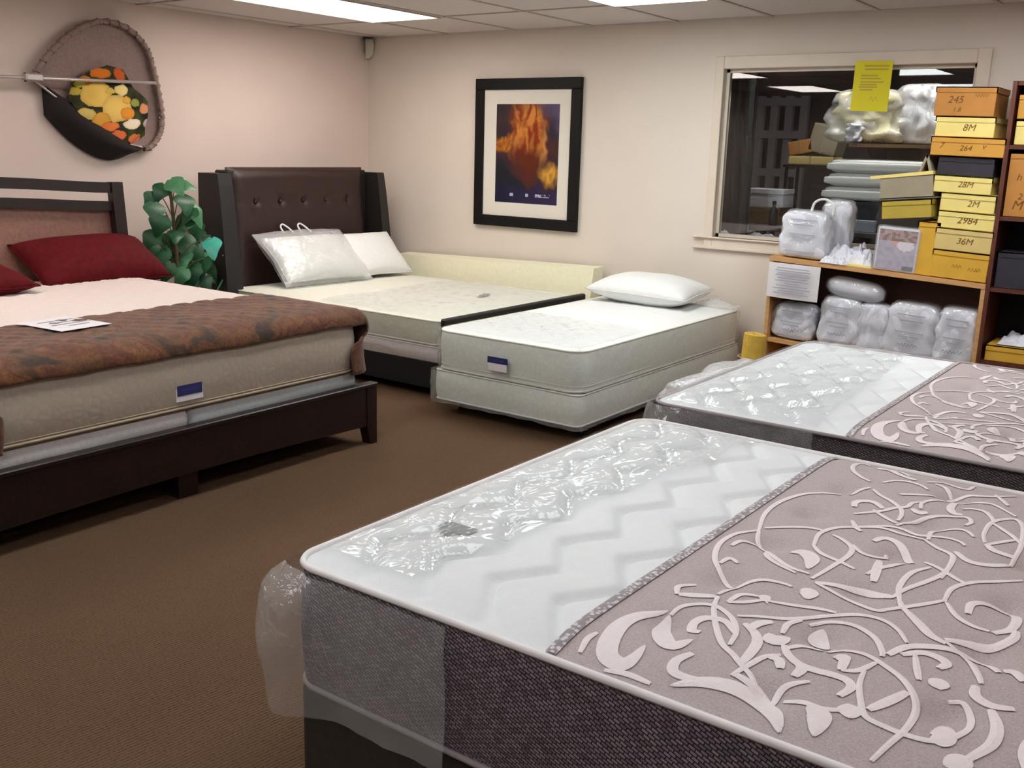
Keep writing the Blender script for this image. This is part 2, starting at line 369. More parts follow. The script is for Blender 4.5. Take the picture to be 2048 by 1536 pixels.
# ---- window
w1 = struct('window_1', Box(WX0+.02, WX1-.02, .055, .061, WZ0+.02, WZ1-.02), 'glass')
b = BM()
for q in ((WX0, WX0+.022, WZ0, WZ1), (WX1-.022, WX1, WZ0, WZ1), (WX0, WX1, WZ0, WZ0+.022), (WX0, WX1, WZ1-.022, WZ1)): box(b, q[0], q[1], .04, .078, q[2], q[3])
obj('window_frame', b, 'trim', w1)
b = BM(); box(b, WX0-.06, WX0, -.016, .0, WZ0-.08, WZ1+.08, .004); box(b, WX1, WX1+.075, -.016, 0, WZ0-.08, WZ1+.08, .004); box(b, WX0, WX1, -.016, 0, WZ1, WZ1+.08, .004); box(b, WX0, WX1, -.016, 0, WZ0-.08, WZ0, .004)
struct('trim_1', b, 'trim')
struct('trim_2', Box(WX0-.14, WX1+.1, -.035, .04, WZ0-.012, WZ0+.0, bev=.004), 'trim')
struct('trim_3', Box(WX0-.14, WX1+.1, -.03, 0, WZ0-.085, WZ0-.065, bev=.004), 'trim')
# ---- storage room behind the window
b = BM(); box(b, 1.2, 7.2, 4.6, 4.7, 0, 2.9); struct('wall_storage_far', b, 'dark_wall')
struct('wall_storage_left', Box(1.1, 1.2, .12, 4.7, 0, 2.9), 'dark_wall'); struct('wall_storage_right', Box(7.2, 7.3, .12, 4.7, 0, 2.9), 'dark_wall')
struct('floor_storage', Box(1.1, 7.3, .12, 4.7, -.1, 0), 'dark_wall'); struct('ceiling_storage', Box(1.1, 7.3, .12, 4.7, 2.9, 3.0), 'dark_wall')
# ================================================================ mattress builders
def clampcorner(x, y, x0, x1, y0, y1, r):
    cx = x0+r if x < x0+r else (x1-r if x > x1-r else None); cy = y0+r if y < y0+r else (y1-r if y > y1-r else None)
    if cx is None or cy is None: return x, y
    dx, dy = x-cx, y-cy; d = math.hypot(dx, dy)
    if d < 1e-9: return x, y
    k = max(abs(dx), abs(dy))/d; return cx+dx*k, cy+dy*k
def perim(x0, x1, y0, y1, r, step=.03, nc=10):
    out = []
    def seg(ax, ay, bx, by, n):
        L = math.hypot(bx-ax, by-ay); k = max(2, int(L/step))
        for i in range(k): out.append((ax+(bx-ax)*i/k, ay+(by-ay)*i/k, *n))
    def arc(cx, cy, a0):
        for i in range(nc): a = a0+PI/2*i/nc; out.append((cx+r*math.cos(a), cy+r*math.sin(a), math.cos(a), math.sin(a)))
    seg(x0+r, y0, x1-r, y0, (0, -1)); arc(x1-r, y0+r, -PI/2); seg(x1, y0+r, x1, y1-r, (1, 0)); arc(x1-r, y1-r, 0)
    seg(x1-r, y1, x0+r, y1, (0, 1)); arc(x0+r, y1-r, PI/2); seg(x0, y1-r, x0, y0+r, (-1, 0)); arc(x0+r, y0+r, PI)
    S = [0]
    for a, b_ in zip(out, out[1:]+out[:1]): S.append(S[-1]+math.hypot(b_[0]-a[0], b_[1]-a[1]))
    return out, S
def band(bm, P, S, z0, z1, rows, off):
    """vertical border following a closed outline; off(s,t) pushes it outwards"""
    N = len(P); L = bm.loops.layers.uv.verify(); V = []
    for i, (x, y, nx, ny) in enumerate(P):
        V.append([bm.verts.new((x+nx*off(S[i], k/rows), y+ny*off(S[i], k/rows), z0+(z1-z0)*k/rows)) for k in range(rows+1)])
    for i in range(N):
        j = (i+1) % N
        for k in range(rows):
            f = bm.faces.new((V[i][k], V[j][k], V[j][k+1], V[i][k+1]))
            for l, (s, kk) in zip(f.loops, ((S[i], k), (S[i+1], k), (S[i+1], k+1), (S[i], k+1))): l[L].uv = (s, z0+(z1-z0)*kk/rows)
    return bm
def make_slab(root, X0, X1, Y0, Y1, Z0, Z1, r, side, tops, quilt, crown, pipes, step=.02, bulge=.012, body='border'):
    P, S = perim(X0, X1, Y0, Y1, r)
    def edge(x, y):
        d = min(x-X0, X1-x, y-Y0, Y1-y); return 1-math.exp(-(max(d, 0)/.07)**1.5)
    def h(x, y): return Z1+(crown+quilt(x, y))*edge(x, y)
    bm = band(BM(), P, S, Z0, Z1, 7, lambda s, t: bulge*math.sin(PI*t)+.004*nz(s*3, t*2))
    vs = [v for v in bm.verts if abs(v.co.z-Z0) < 1e-6]
    bm.faces.new([bm.verts.new((x, y, Z0)) for x, y, _, _ in P])
    obj(body, bm, side, root, smooth=True)
    for xa, xb, m, nm in tops:
        nx, ny = max(2, int((xb-xa)/step)), max(2, int((Y1-Y0)/step))
        def fn(u, v, xa=xa, xb=xb):
            x, y = xa+(xb-xa)*u, Y0+(Y1-Y0)*v; x, y = clampcorner(x, y, X0, X1, Y0, Y1, r); return (x, y, h(x, y))
        obj(nm, grid(BM(), nx, ny, fn), m, root, smooth=True)
    for z, rad, m in pipes:
        bm = tube(BM(), [(x+nx*(.003 if z not in (Z0, Z1) else .001), y+ny*.003, z) for x, y, nx, ny in P], rad, 6, closed=True)
        obj('piping', bm, m, root, smooth=True)
    return h, P, S
def strip_cover(root, P, S, s0, s1, z0, z1, off, m, name='plastic_cover', rows=14, hem=.0):
    """a loose sheet hanging along a stretch of an outline (arc length s0..s1, may wrap)"""
    Lt = S[-1]; n = max(8, int((s1-s0)/.015)); N = len(P)
    def pos(s):
        s %= Lt; lo = 0
        for i in range(N):
            if S[i+1] >= s: lo = i; break
        t = (s-S[lo])/max(1e-9, S[lo+1]-S[lo]); a, b_ = P[lo], P[(lo+1) % N]
        nx, ny = a[2]+(b_[2]-a[2])*t, a[3]+(b_[3]-a[3])*t; d = math.hypot(nx, ny)
        return a[0]+(b_[0]-a[0])*t, a[1]+(b_[1]-a[1])*t, nx/d, ny/d
    def fn(u, v):
        s = s0+(s1-s0)*u; x, y, nx, ny = pos(s); o = off(s, v); zz = z0+hem*nz(s*7, 3)
        return (x+nx*o, y+ny*o, zz+(z1-zz)*v)
    return obj(name, grid(BM(), n, rows, fn), m, root, smooth=True)
def tri(t): t = t-math.floor(t); return 4*abs(t-.5)-1
def zigzag(x, y):
    u = (x+.045*tri(y/.27))/.165; d = abs(u-math.floor(u)-.5)*.165; return -.019*math.exp(-((.0825-d)/.017)**2)
def tufts(x, y):
    a, c = x/.26, y/.26; best = 9
    for i in (math.floor(a), math.floor(a)+1):
        for j in (math.floor(c)-1, math.floor(c), math.floor(c)+1, math.floor(c)+2):
            best = min(best, math.hypot(a-i, c-(j+(.5 if i % 2 else 0))))
    return -.02*math.exp(-(best/.16)**2)
def diamonds(sx, dep):
    def q(x, y):
        a, c = (x+y)/sx, (x-y)/sx; d = min(abs(a-round(a)), abs(c-round(c))); return -dep*math.exp(-(d/.12)**2)
    return q
# ================================================================ scroll patterned mattresses (near right)
FX0, FX1, FY0, FY1, FZ0, FZ1 = 4.635, 6.67, -5.045, -3.43, .30, .60
BANDX = 5.33
def Z8(p): return (1248+p[0]/2.56, 936+p[1]/2.56)
def ZR(p): return (1700+p[0]/5.12, 880+p[1]/5.12)
def ZB(p): return (1048+p[0]/2.048, 1200+p[1]/2.048)
T, K, W = .0135, .021, .031      # thin, thick, leaf widths in metres
ST8 = [(T, [(480,650),(590,590),(700,575),(800,590),(860,610)]), (T, [(560,590),(490,520),(465,460),(490,390),(570,340),(690,320)]),
 (T, [(690,320),(720,240),(790,180),(900,140),(1000,130),(1110,135)]), (T, [(690,320),(690,370),(760,450),(850,510),(950,545)]), (T, [(880,540),(780,490),(730,450),(740,420)]),
 (T, [(550,400),(600,375),(680,380)]), (T, [(490,490),(540,465),(585,490)]), (W, [(850,430),(920,435),(960,470),(940,520)]),
 (T, [(960,570),(1060,510),(1150,450),(1165,410),(1120,370),(1070,345)]), (T, [(970,400),(1000,340),(1080,310),(1200,305),(1320,310),(1420,340),(1540,370)]),
 (T, [(970,400),(1010,440),(1100,480),(1180,520)]), (T, [(720,310),(850,305),(960,310),(1040,330)]), (K, [(980,590),(1100,600),(1230,610),(1330,640),(1380,660)]),
 (T, [(980,590),(1080,640),(1180,690),(1280,730),(1340,735)]), (T, [(1290,735),(1400,720),(1540,700),(1650,680)]), (T, [(530,690),(600,650),(690,660)]), (T, [(530,690),(620,690),(710,680)]),
 (W, [(700,678),(725,675),(750,680)]), (T, [(740,685),(860,705),(1000,725),(1090,745)]), (T, [(580,760),(700,765),(820,775),(940,770),(1060,760),(1200,755),(1320,780),(1400,830),(1450,900)]),
 (W, [(235,740),(200,800),(200,870),(250,910),(350,880)]), (T, [(240,740),(300,710),(400,700),(480,715),(550,770),(575,840),(540,910)]), (K, [(390,840),(350,825),(360,785),(430,770),(520,790),(570,850)]),
 (T, [(480,660),(460,720),(470,810),(500,900),(560,960),(600,1010),(650,1060),(700,1130)]), (K, [(620,800),(670,850),(680,900),(640,960),(600,1000)]), (K, [(760,790),(690,800),(640,830)]),
 (W, [(740,850),(770,885),(850,870)]), (T, [(810,850),(840,800),(910,780)]), (T, [(950,800),(1060,790),(1180,810),(1280,870),(1320,940),(1320,970)]), (W, [(1020,815),(1000,860),(1040,915)]),
 (T, [(1040,940),(1120,930),(1240,960),(1340,1020),(1430,1090),(1490,1180),(1490,1260),(1440,1340),(1360,1400),(1270,1460)]),
 (K, [(820,910),(840,960),(900,1010),(980,1040),(1060,1060),(1140,1090),(1160,1130),(1100,1170)]), (T, [(820,930),(920,910),(1020,930)]), (T, [(1290,1000),(1200,1040),(1110,1040)]), (K, [(1080,980),(1130,970),(1110,1040)]),
 (T, [(1230,1040),(1205,1110),(1210,1190),(1235,1270),(1330,1320),(1430,1360),(1560,1395),(1660,1390),(1750,1340),(1780,1270),(1740,1200),(1660,1185)]), (W, [(1570,1395),(1630,1385),(1660,1300)]),
 (K, [(1250,1240),(1350,1200),(1450,1150)]), (W, [(1560,1110),(1610,1110),(1670,1125)]), (W, [(1145,1210),(1155,1240),(1160,1280)]), (T, [(820,1160),(920,1190),(1020,1230),(1150,1240)]),
 (W, [(940,1210),(1000,1260),(975,1340)]), (T, [(760,1170),(820,1110),(950,1095)]), (W, [(240,1080),(400,1080),(560,1110),(680,1160),(770,1240),(800,1310)]), (K, [(350,950),(270,980),(250,1020),(300,1050),(420,1080)]),
 (T, [(550,1060),(640,1010),(720,970),(800,960)]), (K, [(740,970),(790,985),(800,1030)]), (K, [(870,1070),(910,1030),(880,990)]), (K, [(1350,960),(1450,920),(1600,920),(1750,940),(1850,980),(1920,1050)]),
 (K, [(1420,960),(1530,950),(1620,980),(1650,1010),(1610,1030)]), (T, [(1490,960),(1500,1040),(1510,1090)]), (T, [(1650,890),(1750,960),(1810,1060),(1830,1110)]), (K, [(1640,880),(1760,890),(1900,910),(1990,880),(2010,840)]),
 (K, [(1450,740),(1510,800),(1570,860),(1650,900)]), (T, [(1640,680),(1680,620),(1780,590),(1900,585),(2040,580)]), (T, [(1650,690),(1700,760),(1780,810),(1870,840)]), (K, [(1760,750),(1780,700),(1860,690),(1950,710),(2010,770),(1980,830),(1890,850)]),
 (T, [(1410,680),(1410,610),(1470,540),(1570,510)]), (T, [(1370,660),(1450,620),(1560,580),(1640,540),(1680,480)]), (T, [(1540,480),(1620,520),(1700,570),(1760,600)]), (T, [(1540,370),(1600,410),(1680,450),(1670,500),(1620,570)]),
 (T, [(1410,680),(1430,720),(1510,800)]), (K, [(1880,1240),(1910,1330),(1880,1420),(1760,1490)]), (W, [(1640,1510),(1720,1500),(1790,1525)]), (K, [(1800,1120),(1800,1170),(1880,1220),(2000,1240)]), (K, [(1940,1040),(2000,1050),(2046,1100)]),
 (T, [(270,650),(280,610),(370,600)]), (K, [(280,650),(360,655),(470,660)]), (W, [(900,630),(945,640),(935,675)])]
STR = [(T, [(210,430),(110,380),(30,310),(50,230),(140,190),(220,215)]), (K, [(290,240),(420,270),(500,340),(610,390),(680,410)]), (T, [(430,270),(520,290),(620,370)]), (T, [(330,440),(450,420),(600,430),(730,470),(800,510)]),
 (T, [(510,560),(560,560),(720,565),(880,570)]), (T, [(240,510),(310,570),(420,630),(510,700),(530,760),(490,830)]), (T, [(0,530),(80,500),(210,490)]), (K, [(40,690),(60,640),(170,630),(260,650),(340,710)]),
 (T, [(40,760),(160,750),(330,730),(460,700),(580,690),(640,650),(730,640)]), (T, [(240,720),(330,780),(420,830),(490,860)]), (T, [(720,710),(740,650),(850,620),(1000,620),(1100,630),(1300,640),(1450,660),(1560,710),(1700,790)]),
 (K, [(640,710),(700,745),(790,745)]), (K, [(1100,620),(1040,680),(1030,720),(1070,760),(1150,770)]), (T, [(1150,715),(1250,710),(1380,740),(1450,800),(1470,850)]),
 (T, [(470,880),(600,840),(750,790),(900,780),(1060,790),(1200,800),(1240,850),(1180,880)]), (T, [(20,830),(60,900),(110,940)]), (T, [(0,900),(200,890),(400,890),(540,920),(690,980),(830,990),(1000,1010),(1130,1050),(1180,1090)]),
 (T, [(780,430),(950,430),(1100,480),(1220,500),(1290,420)]), (T, [(880,450),(980,490),(1050,560)]), (T, [(1000,570),(1200,560),(1340,575),(1500,580),(1700,560)]), (T, [(1490,560),(1560,620),(1620,680)]),
 (T, [(800,1030),(830,950),(930,910),(1080,910),(1200,940),(1270,1000)]), (T, [(1380,1060),(1370,970),(1440,860),(1560,820),(1700,820),(1770,890),(1770,1000),(1740,1120),(1690,1200),(1640,1290)]),
 (T, [(1450,850),(1560,920),(1650,980),(1720,1040),(1770,1090)]), (T, [(1390,1080),(1560,1050),(1700,1030)]), (K, [(1390,1070),(1460,1130),(1570,1170),(1700,1200)]), (K, [(1080,1150),(1200,1240),(1350,1280),(1500,1290),(1620,1280)]),
 (K, [(240,1040),(340,1010),(460,1040),(560,1120),(640,1240)]), (T, [(30,1080),(120,1160),(260,1200),(360,1190),(380,1140)]), (T, [(170,1380),(300,1320),(430,1290),(560,1250)]), (K, [(300,1240),(270,1340),(240,1450)])]
STB = [(W, [(590,40),(480,60),(400,100),(350,160),(345,210),(400,240),(450,225),(495,185)]), (T, [(230,190),(260,150),(300,130)]), (K, [(860,300),(960,350),(1030,430),(1050,490)]), (T, [(330,250),(420,270),(520,310)])]
SCROLL = []
for fn_, lst in ((Z8, ST8), (ZR, STR), (ZB, STB)):
    for w_, pts in lst: SCROLL.append((w_, [at(*fn_(p), 2, .622).to_2d() for p in pts]))
MIR = 6.08
for w_, pts in list(SCROLL):
    q = [Vector((2*MIR-p.x, p.y)) for p in pts]
    if min(p.x for p in q) > 5.98 and max(p.x for p in q) < FX1-.03: SCROLL.append((w_, q))
def ribbons(h, dx, dy, ylo, yhi, xhi):
    bm = BM()
    for w_, pts in SCROLL:
        C = catmull([Vector((p.x+dx, p.y+dy, 0)) for p in pts], 7); n = len(C)
        if any(p.y < ylo+.012 or p.y > yhi-.012 or p.x > xhi-.02 for p in C): C = [p for p in C if ylo+.012 < p.y < yhi-.012 and p.x < xhi-.02]; n = len(C)
        if n < 3: continue
        rows = []
        for i, p in enumerate(C):
            d = (C[min(n-1, i+1)]-C[max(0, i-1)]); d = Vector((-d.y, d.x, 0)).normalized(); t = i/(n-1)
            hw = w_*.5*(.6+.4*math.sin(PI*min(1, max(0, t)))**.7) if w_ < W else w_*.66*(.1+.9*math.sin(PI*min(1, max(0, t)))**.75)
            row = []
            for k in (-1, 0, 1): q = p+d*hw*k; row.append(bm.verts.new((q.x, q.y, h(q.x, q.y)+(.0030 if k == 0 else .0020))))
            rows.append(row)
        for A, B in zip(rows, rows[1:]):
            bm.faces.new((A[0], A[1], B[1], B[0])); bm.faces.new((A[1], A[2], B[2], B[1]))
    return bm
def braid(h, x, y0, y1, w=.024):
    bm = grid(BM(), 4, 120, lambda u, v: (x-w/2+w*u, y0+(y1-y0)*v, h(x, y0+(y1-y0)*v)+.003+.002*math.sin(PI*u)))
    return bm
def braid_mat():
    s = NT('braid ribbon'); mp = s.coords('Object', (1, 1, 1)); v = s.node('ShaderNodeTexVoronoi', Scale=90.0); s.link(mp, 0, v, 'Vector')
    r = s.ramp([(.3, rgb(214, 208, 212)), (.55, rgb(142, 132, 136))]); s.link(v, 0, r, 0); s.link(r, 0, s.b, 'Base Color'); return s.m
M['braid'] = braid_mat()
def combo(bx):
    def q(x, y): return zigzag(x, y) if x < bx else tufts(x, y)
    return q
# --- front mattress
base = thing('divan_base', 'dark brown cloth divan base under the nearest scroll patterned mattress', 'bed base', ((FX0+FX1)/2, (FY0+FY1)/2, 0))
obj('base_box', Box(FX0+.012, FX1-.01, FY0+.012, FY1-.012, .04, FZ0-.002, bev=.012, seg=2), 'divan', base)
for cx in (FX0+.12, FX1-.12):
    for cy in (FY0+.12, FY1-.12): obj('foot', lathe(BM(), [(.022, 0), (.028, .04)], (cx, cy, 0), 12), 'blackmetal', base)
mF = thing('mattress', 'grey weave mattress with white scroll pattern filling the foreground', 'mattress', ((FX0+FX1)/2, (FY0+FY1)/2, FZ0))
hF, PF, SF = make_slab(mF, FX0, FX1, FY0, FY1, FZ0, FZ1, .075, 'weave', [(FX0, BANDX-.012, 'whitetop', 'white_quilt_panel'), (BANDX-.012, FX1, 'greyknit', 'grey_damask_panel')], combo(BANDX), .022,
    [(FZ1+.001, .0085, 'piping'), (FZ0+.012, .008, 'greypiping')], step=.0125)
obj('scroll_embroidery', ribbons(hF, 0, 0, FY0, FY1, FX1), 'scroll', mF, label='raised white scrolling vine pattern')
obj('braid_ribbon', braid(hF, BANDX, FY0+.012, FY1-.012), 'braid', mF)
def flatpatch(h, cx, cy, lx, ly, rot, up=.004, n=8):
    def fn(u, v):
        a, c = (u-.5)*lx, (v-.5)*ly; x = cx+a*math.cos(rot)-c*math.sin(rot); y = cy+a*math.sin(rot)+c*math.cos(rot); return (x, y, h(x, y)+up)
    return grid(BM(), n, n, fn)
obj('brand_label', flatpatch(lambda x, y: max(hF(4.835+i*.02, -4.70+j*.012) for i in (-2, -1, 0, 1, 2) for j in (-2, -1, 0, 1, 2)), 4.835, -4.70, .092, .05, .0, .004), 'greylabel', mF, label='small grey woven label')
Lt = SF[-1]
def nearF(s):  # arc position measured from the near left corner
    s %= Lt; d = s if s < Lt/2 else s-Lt; return d
def offF(s, v):
    d = nearF(s); corner = math.exp(-((d+.04)/.075)**2)
    prof = .8+.2*math.sin(v*PI) if v < .8 else (.8+.2*math.sin(v*PI))*math.cos((v-.8)/.2*PI/2)**.8
    fold = .018*nz(s*22, v*2.5, 9)*corner
    return .03+.080*corner*prof+fold+.006*nz(s*14, v*5)+.003*nz(s*40, v*3, 5)
strip_cover(mF, PF, SF, -1.7, .40, FZ0-.025, FZ1+.0, offF, 'plastic_film', hem=.008)
def topcover(root, h, x0, xr, y0, y1, m, amp=.012, freq=9, seed=0, name='plastic_sheet', nx=50, ny=90):
    def fn(u, v):
        y = y0+(y1-y0)*v; x = x0+(xr(v)-x0)*u
        a = nz(x*freq*1.6+seed, y*freq*.6, seed)*.6+abs(nz(x*freq*3.1, y*freq*1.1, seed+4))*.8
        e = min(1, u*6, v*9, (1-v)*9); 
        k = 1-math.exp(-(((x-4.835)**2+(y+4.695)**2)/.008)); return (x, y, h(x, y)+.011+.014*(1-k)*(name == 'plastic_sheet')+amp*max(0, a+.25)*e*k)
    return obj(name, grid(BM(), nx, ny, fn), m, root, smooth=True)
topcover(mF, hF, FX0+.012, lambda v: FX0+.30+.16*v+.05*nz(v*6, 2), FY0+.07, FY1-.04, 'plastic')
# --- second scroll mattress
BX0, BX1, BY0, BY1, BZ0, BZ1 = 4.56, 6.6, -3.225, -1.60, .34, .61
base = thing('divan_base', 'black cloth divan base under the second scroll patterned mattress', 'bed base', ((BX0+BX1)/2, (BY0+BY1)/2, 0))
obj('base_box', Box(BX0+.05, BX1-.03, BY0+.05, BY1-.04, .04, BZ0-.002, bev=.012, seg=2), 'black', base)
for cx in (BX0+.15, BX1-.12):
    for cy in (BY0+.15, BY1-.12): obj('foot', lathe(BM(), [(.022, 0), (.028, .04)], (cx, cy, 0), 12), 'blackmetal', base)
mB = thing('mattress', 'second scroll patterned mattress in shiny plastic, in front of the bookcase', 'mattress', ((BX0+BX1)/2, (BY0+BY1)/2, BZ0))
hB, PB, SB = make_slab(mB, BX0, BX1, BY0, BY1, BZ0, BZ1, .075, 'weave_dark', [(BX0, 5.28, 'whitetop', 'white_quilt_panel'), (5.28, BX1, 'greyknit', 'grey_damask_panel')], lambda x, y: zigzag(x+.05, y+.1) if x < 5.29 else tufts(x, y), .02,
    [(BZ1+.001, .007, 'greypiping'), (BZ1-.07, .006, 'greypiping'), (BZ0+.012, .007, 'greypiping')], step=.016)
obj('scroll_embroidery', ribbons(hB, -.05, 1.825, BY0, BY1, BX1), 'scroll', mB)
obj('braid_ribbon', braid(hB, 5.29, BY0+.012, BY1-.012, .022), 'braid', mB)
LB = SB[-1]
def offB(s, v):
    d = s % LB; d = d if d < LB/2 else d-LB
    return .028+.05*math.exp(-((d+.03)/.1)**2)*math.sin(PI*min(1, v*.8+.15))+.008*nz(s*14, v*5, 7)
strip_cover(mB, PB, SB, -1.72, .55, BZ0-.03, BZ1+.004, offB, 'plastic', hem=.02)
topcover(mB, hB, BX0+.005, lambda v: BX0+.62-.1*v+.05*nz(v*5, 9), BY0+.03, BY1-.03, 'plastic', amp=.02, freq=8, seed=3)

# ================================================================ wide bed by the left wall
KX0, KX1, KY0, KY1 = .665, 2.70, -4.80, -2.87
kb = thing('bed_frame', 'dark wooden bed frame with slatted arched headboard at the left edge', 'bed', (1.6, -3.87, 0))
FB0, FB1 = -4.95, -2.79
def foot_profile():
    n = 14; pts = [(FB0, .315), (FB0, .0), (FB0+.05, .0), (FB0+.11, .1)]
    pts += [(FB0+.11+(FB1-FB0-.22)*i/n, .1+.018*math.sin(PI*i/n)) for i in range(1, n)]
    return pts+[(FB1-.11, .1), (FB1-.05, 0), (FB1, 0), (FB1, .315)]
mid = (FB0+FB1)/2
obj('footboard', prism(BM(), [(y, max(z, .098)) for y, z in foot_profile()], 0, KX1+.01, KX1+.045), 'dwood', kb)
obj('footboard_cap', Box(KX1+.002, KX1+.055, FB0-.005, FB1+.005, .3, .322, bev=.004), 'dwood', kb)
for sgn, y in ((1, FB0), (-1, FB1)):
    obj('leg', prism(BM(), [(y, .3), (y, 0), (y+sgn*.045, 0), (y+sgn*.07, .1), (y+sgn*.07, .3)], 0, KX1-.01, KX1+.05), 'dwood', kb)
    obj('side_rail', Box(.62, KX1, y+(.02 if sgn > 0 else -.05), y+(.05 if sgn > 0 else -.02), .1, .3, bev=.004), 'dwood', kb)
obj('centre_leg', Box(KX1-.05, KX1+.005, mid-.1, mid+.0, 0, .12), 'dwood', kb)
obj('slat_deck', Box(.62, KX1+.005, FB0+.05, FB1-.05, .25, .29), 'dwood', kb)
def hx(z): return .655-.075*(z-.5)
def ztop(y):
    t = (y-mid)/((FB1-FB0)/2); return 1.232+.055*(1-t*t)**1.4 + .012*t**6
def railmesh(dz0, dz1, th=.03, d=.0):
    def fn(u, v):
        y = FB0+.05+(FB1-FB0-.1)*u; t = v*4; zz = ztop(y)
        zlo, zhi = zz-dz1, zz-dz0
        z = (zlo, zlo, zhi, zhi, zlo)[int(round(t))]; x = hx(z)+(0, th, th, 0, 0)[int(round(t))]-d; return (x, y, z)
    return grid(BM(), 40, 4, fn)
obj('top_rail', railmesh(.0, .062, .04), 'dwood', kb); obj('lower_rail', railmesh(.112, .168, .03), 'dwood', kb)
obj('headboard_panel', grid(BM(), 40, 4, lambda u, v: (hx([.45, .45, 1, 1, .45][int(round(v*4))])+(0, .018, .018, 0, 0)[int(round(v*4))]-(.04 if v in (.5, .75) else 0), FB0+.06+(FB1-FB0-.12)*u, .45 if v in (0, .25, 1) else ztop(FB0+.06+(FB1-FB0-.12)*u)-.16)), 'panelwood', kb)
for sgn, y in ((1, FB0+.02), (-1, FB1-.02)):
    b = BM()
    pts = [(hx(1.245)-.004, 1.245), (hx(1.245)+.05, 1.245), (hx(.6)+.055, .6), (hx(.6)+.055, 0), (hx(.6)-.01, 0), (hx(.6)-.005, .6)]
    prism(b, pts, 1, y, y+sgn*.075); obj('headboard_post', b, 'dwood', kb)
ks = [('box_spring', 'white quilted half box spring under the left side of the wide mattress', KY0, -3.895, 'boxspring'), ('box_spring', 'grey plastic wrapped half box spring under the right side of the wide mattress', -3.885, KY1-.01, 'boxgrey')]
for nm, lb, ya, yb, m in ks:
    t = thing(nm, lb, 'box spring', ((KX0+KX1)/2, (ya+yb)/2, .29), group='half box springs of the wide bed')
    make_slab(t, KX0+.005, KX1-.015, ya, yb, .29, .385, .03, m, [(KX0+.005, KX1-.015, 'white', 'top_cloth')], lambda x, y: 0, 0, [(.383, .005, 'beigepiping')], step=.2)
mK = thing('mattress', 'wide quilted mattress crossed by the brown throw at the left', 'mattress', ((KX0+KX1)/2, (KY0+KY1)/2, .389))
hK, PK, SK = make_slab(mK, KX0, KX1, KY0, KY1, .389, .682, .09, 'kingside', [(KX0, KX1, 'pink_white', 'quilted_top')], diamonds(.12, .007), .03,
    [(.592, .006, 'beigepiping'), (.397, .007, 'beigepiping'), (.41, .004, 'beigepiping')], step=.02, bulge=.018)
lab = obj('brand_label', Box(KX1+.012, KX1+.0165, -3.96, -3.835, .455, .50), 'blue', mK, label='navy blue label')
obj('label_card', Box(KX1+.010, KX1+.0145, -3.965, -3.83, .43, .525), 'paper', mK)
lettering('~~~~~~~~', .022, Vector((KX1+.0172, -3.897, .478))-mK.location, 'labelprint', lab, rot=(PI/2, 0, PI/2), shear=.1)
# throw across the foot of the wide bed
def throw_fn(u, v):
    # u runs across the bed (y), v along the bed (x) and over the front edge
    W0, HANG = KY1-KY0, .35; a = u*(W0+2*HANG)-HANG
    bx = 2.1+.03*nz(u*5, 1)-.09*max(0, u-.75); L = (KX1-bx)+.075; bl = v*L
    front = max(0, bl-(KX1-bx-.03)); x = bx+min(bl, KX1-bx+.028); drop = 0
    if front > 0: x = KX1-.03+.055*math.sin(min(1, front/.08)*PI/2); drop = .0+front**1.25*1.1
    wob = .010*nz(u*14, v*2.5)+.008*nz(u*5, v*4, 3)
    if 0 <= a <= W0: y = KY0+a; z = hK(min(x, KX1-.01), min(max(y, KY0+.01), KY1-.01))+.012+wob*.8-drop; return (x, y, z)
    o = -a if a < 0 else a-W0; s = -1 if a < 0 else 1
    r = .06; ang = min(PI/2, o/r); yy = r*math.sin(ang)*.45; zz = r*(1-math.cos(ang)); rest = max(0, o-r*PI/2)
    ye = KY1 if s > 0 else KY0; wrap = front*1.3*min(1, rest/.12)
    y = ye+s*(yy+.012+rest*.06+.2*max(0, rest-.17)**1.3)-s*wrap+.01*nz(u*9, v*7, 8); z = hK(2.4, ye-s*.02)+.012-zz-rest-drop*(1-min(1, rest/.1)); return (x+.012*min(1, rest*8), y, max(z, .335+.02*nz(v*6, 1)))
th = obj('throw', grid(BM(), 150, 50, throw_fn), 'throw', smooth=True); tag(th, 'brown and rust patterned throw laid across the foot of the wide bed', 'throw')
sd = th.modifiers.new('thickness', 'SOLIDIFY'); sd.thickness = .008; sd.offset = 1
hT = lambda x, y: hK(2.25, -4.17)+.026
pc = thing('price_card', 'white price sheet lying on the brown throw', 'paper', (2.25, -4.17, hT(2.25, -4.17)))
def sheet(parent, cx, cy, lx, ly, rot, h, m, name, up): obj(name, flatpatch(h, cx, cy, lx, ly, rot, up), m, parent)
sheet(pc, 2.25, -4.17, .30, .245, .1, hT, 'paper', 'sheet', .006)
for i in range(4): sheet(pc, 2.17+.045*i, -4.165+.01*i, .012, (.17, .13, .19, .1)[i], .1, hT, 'faint', 'print_line', .0075)

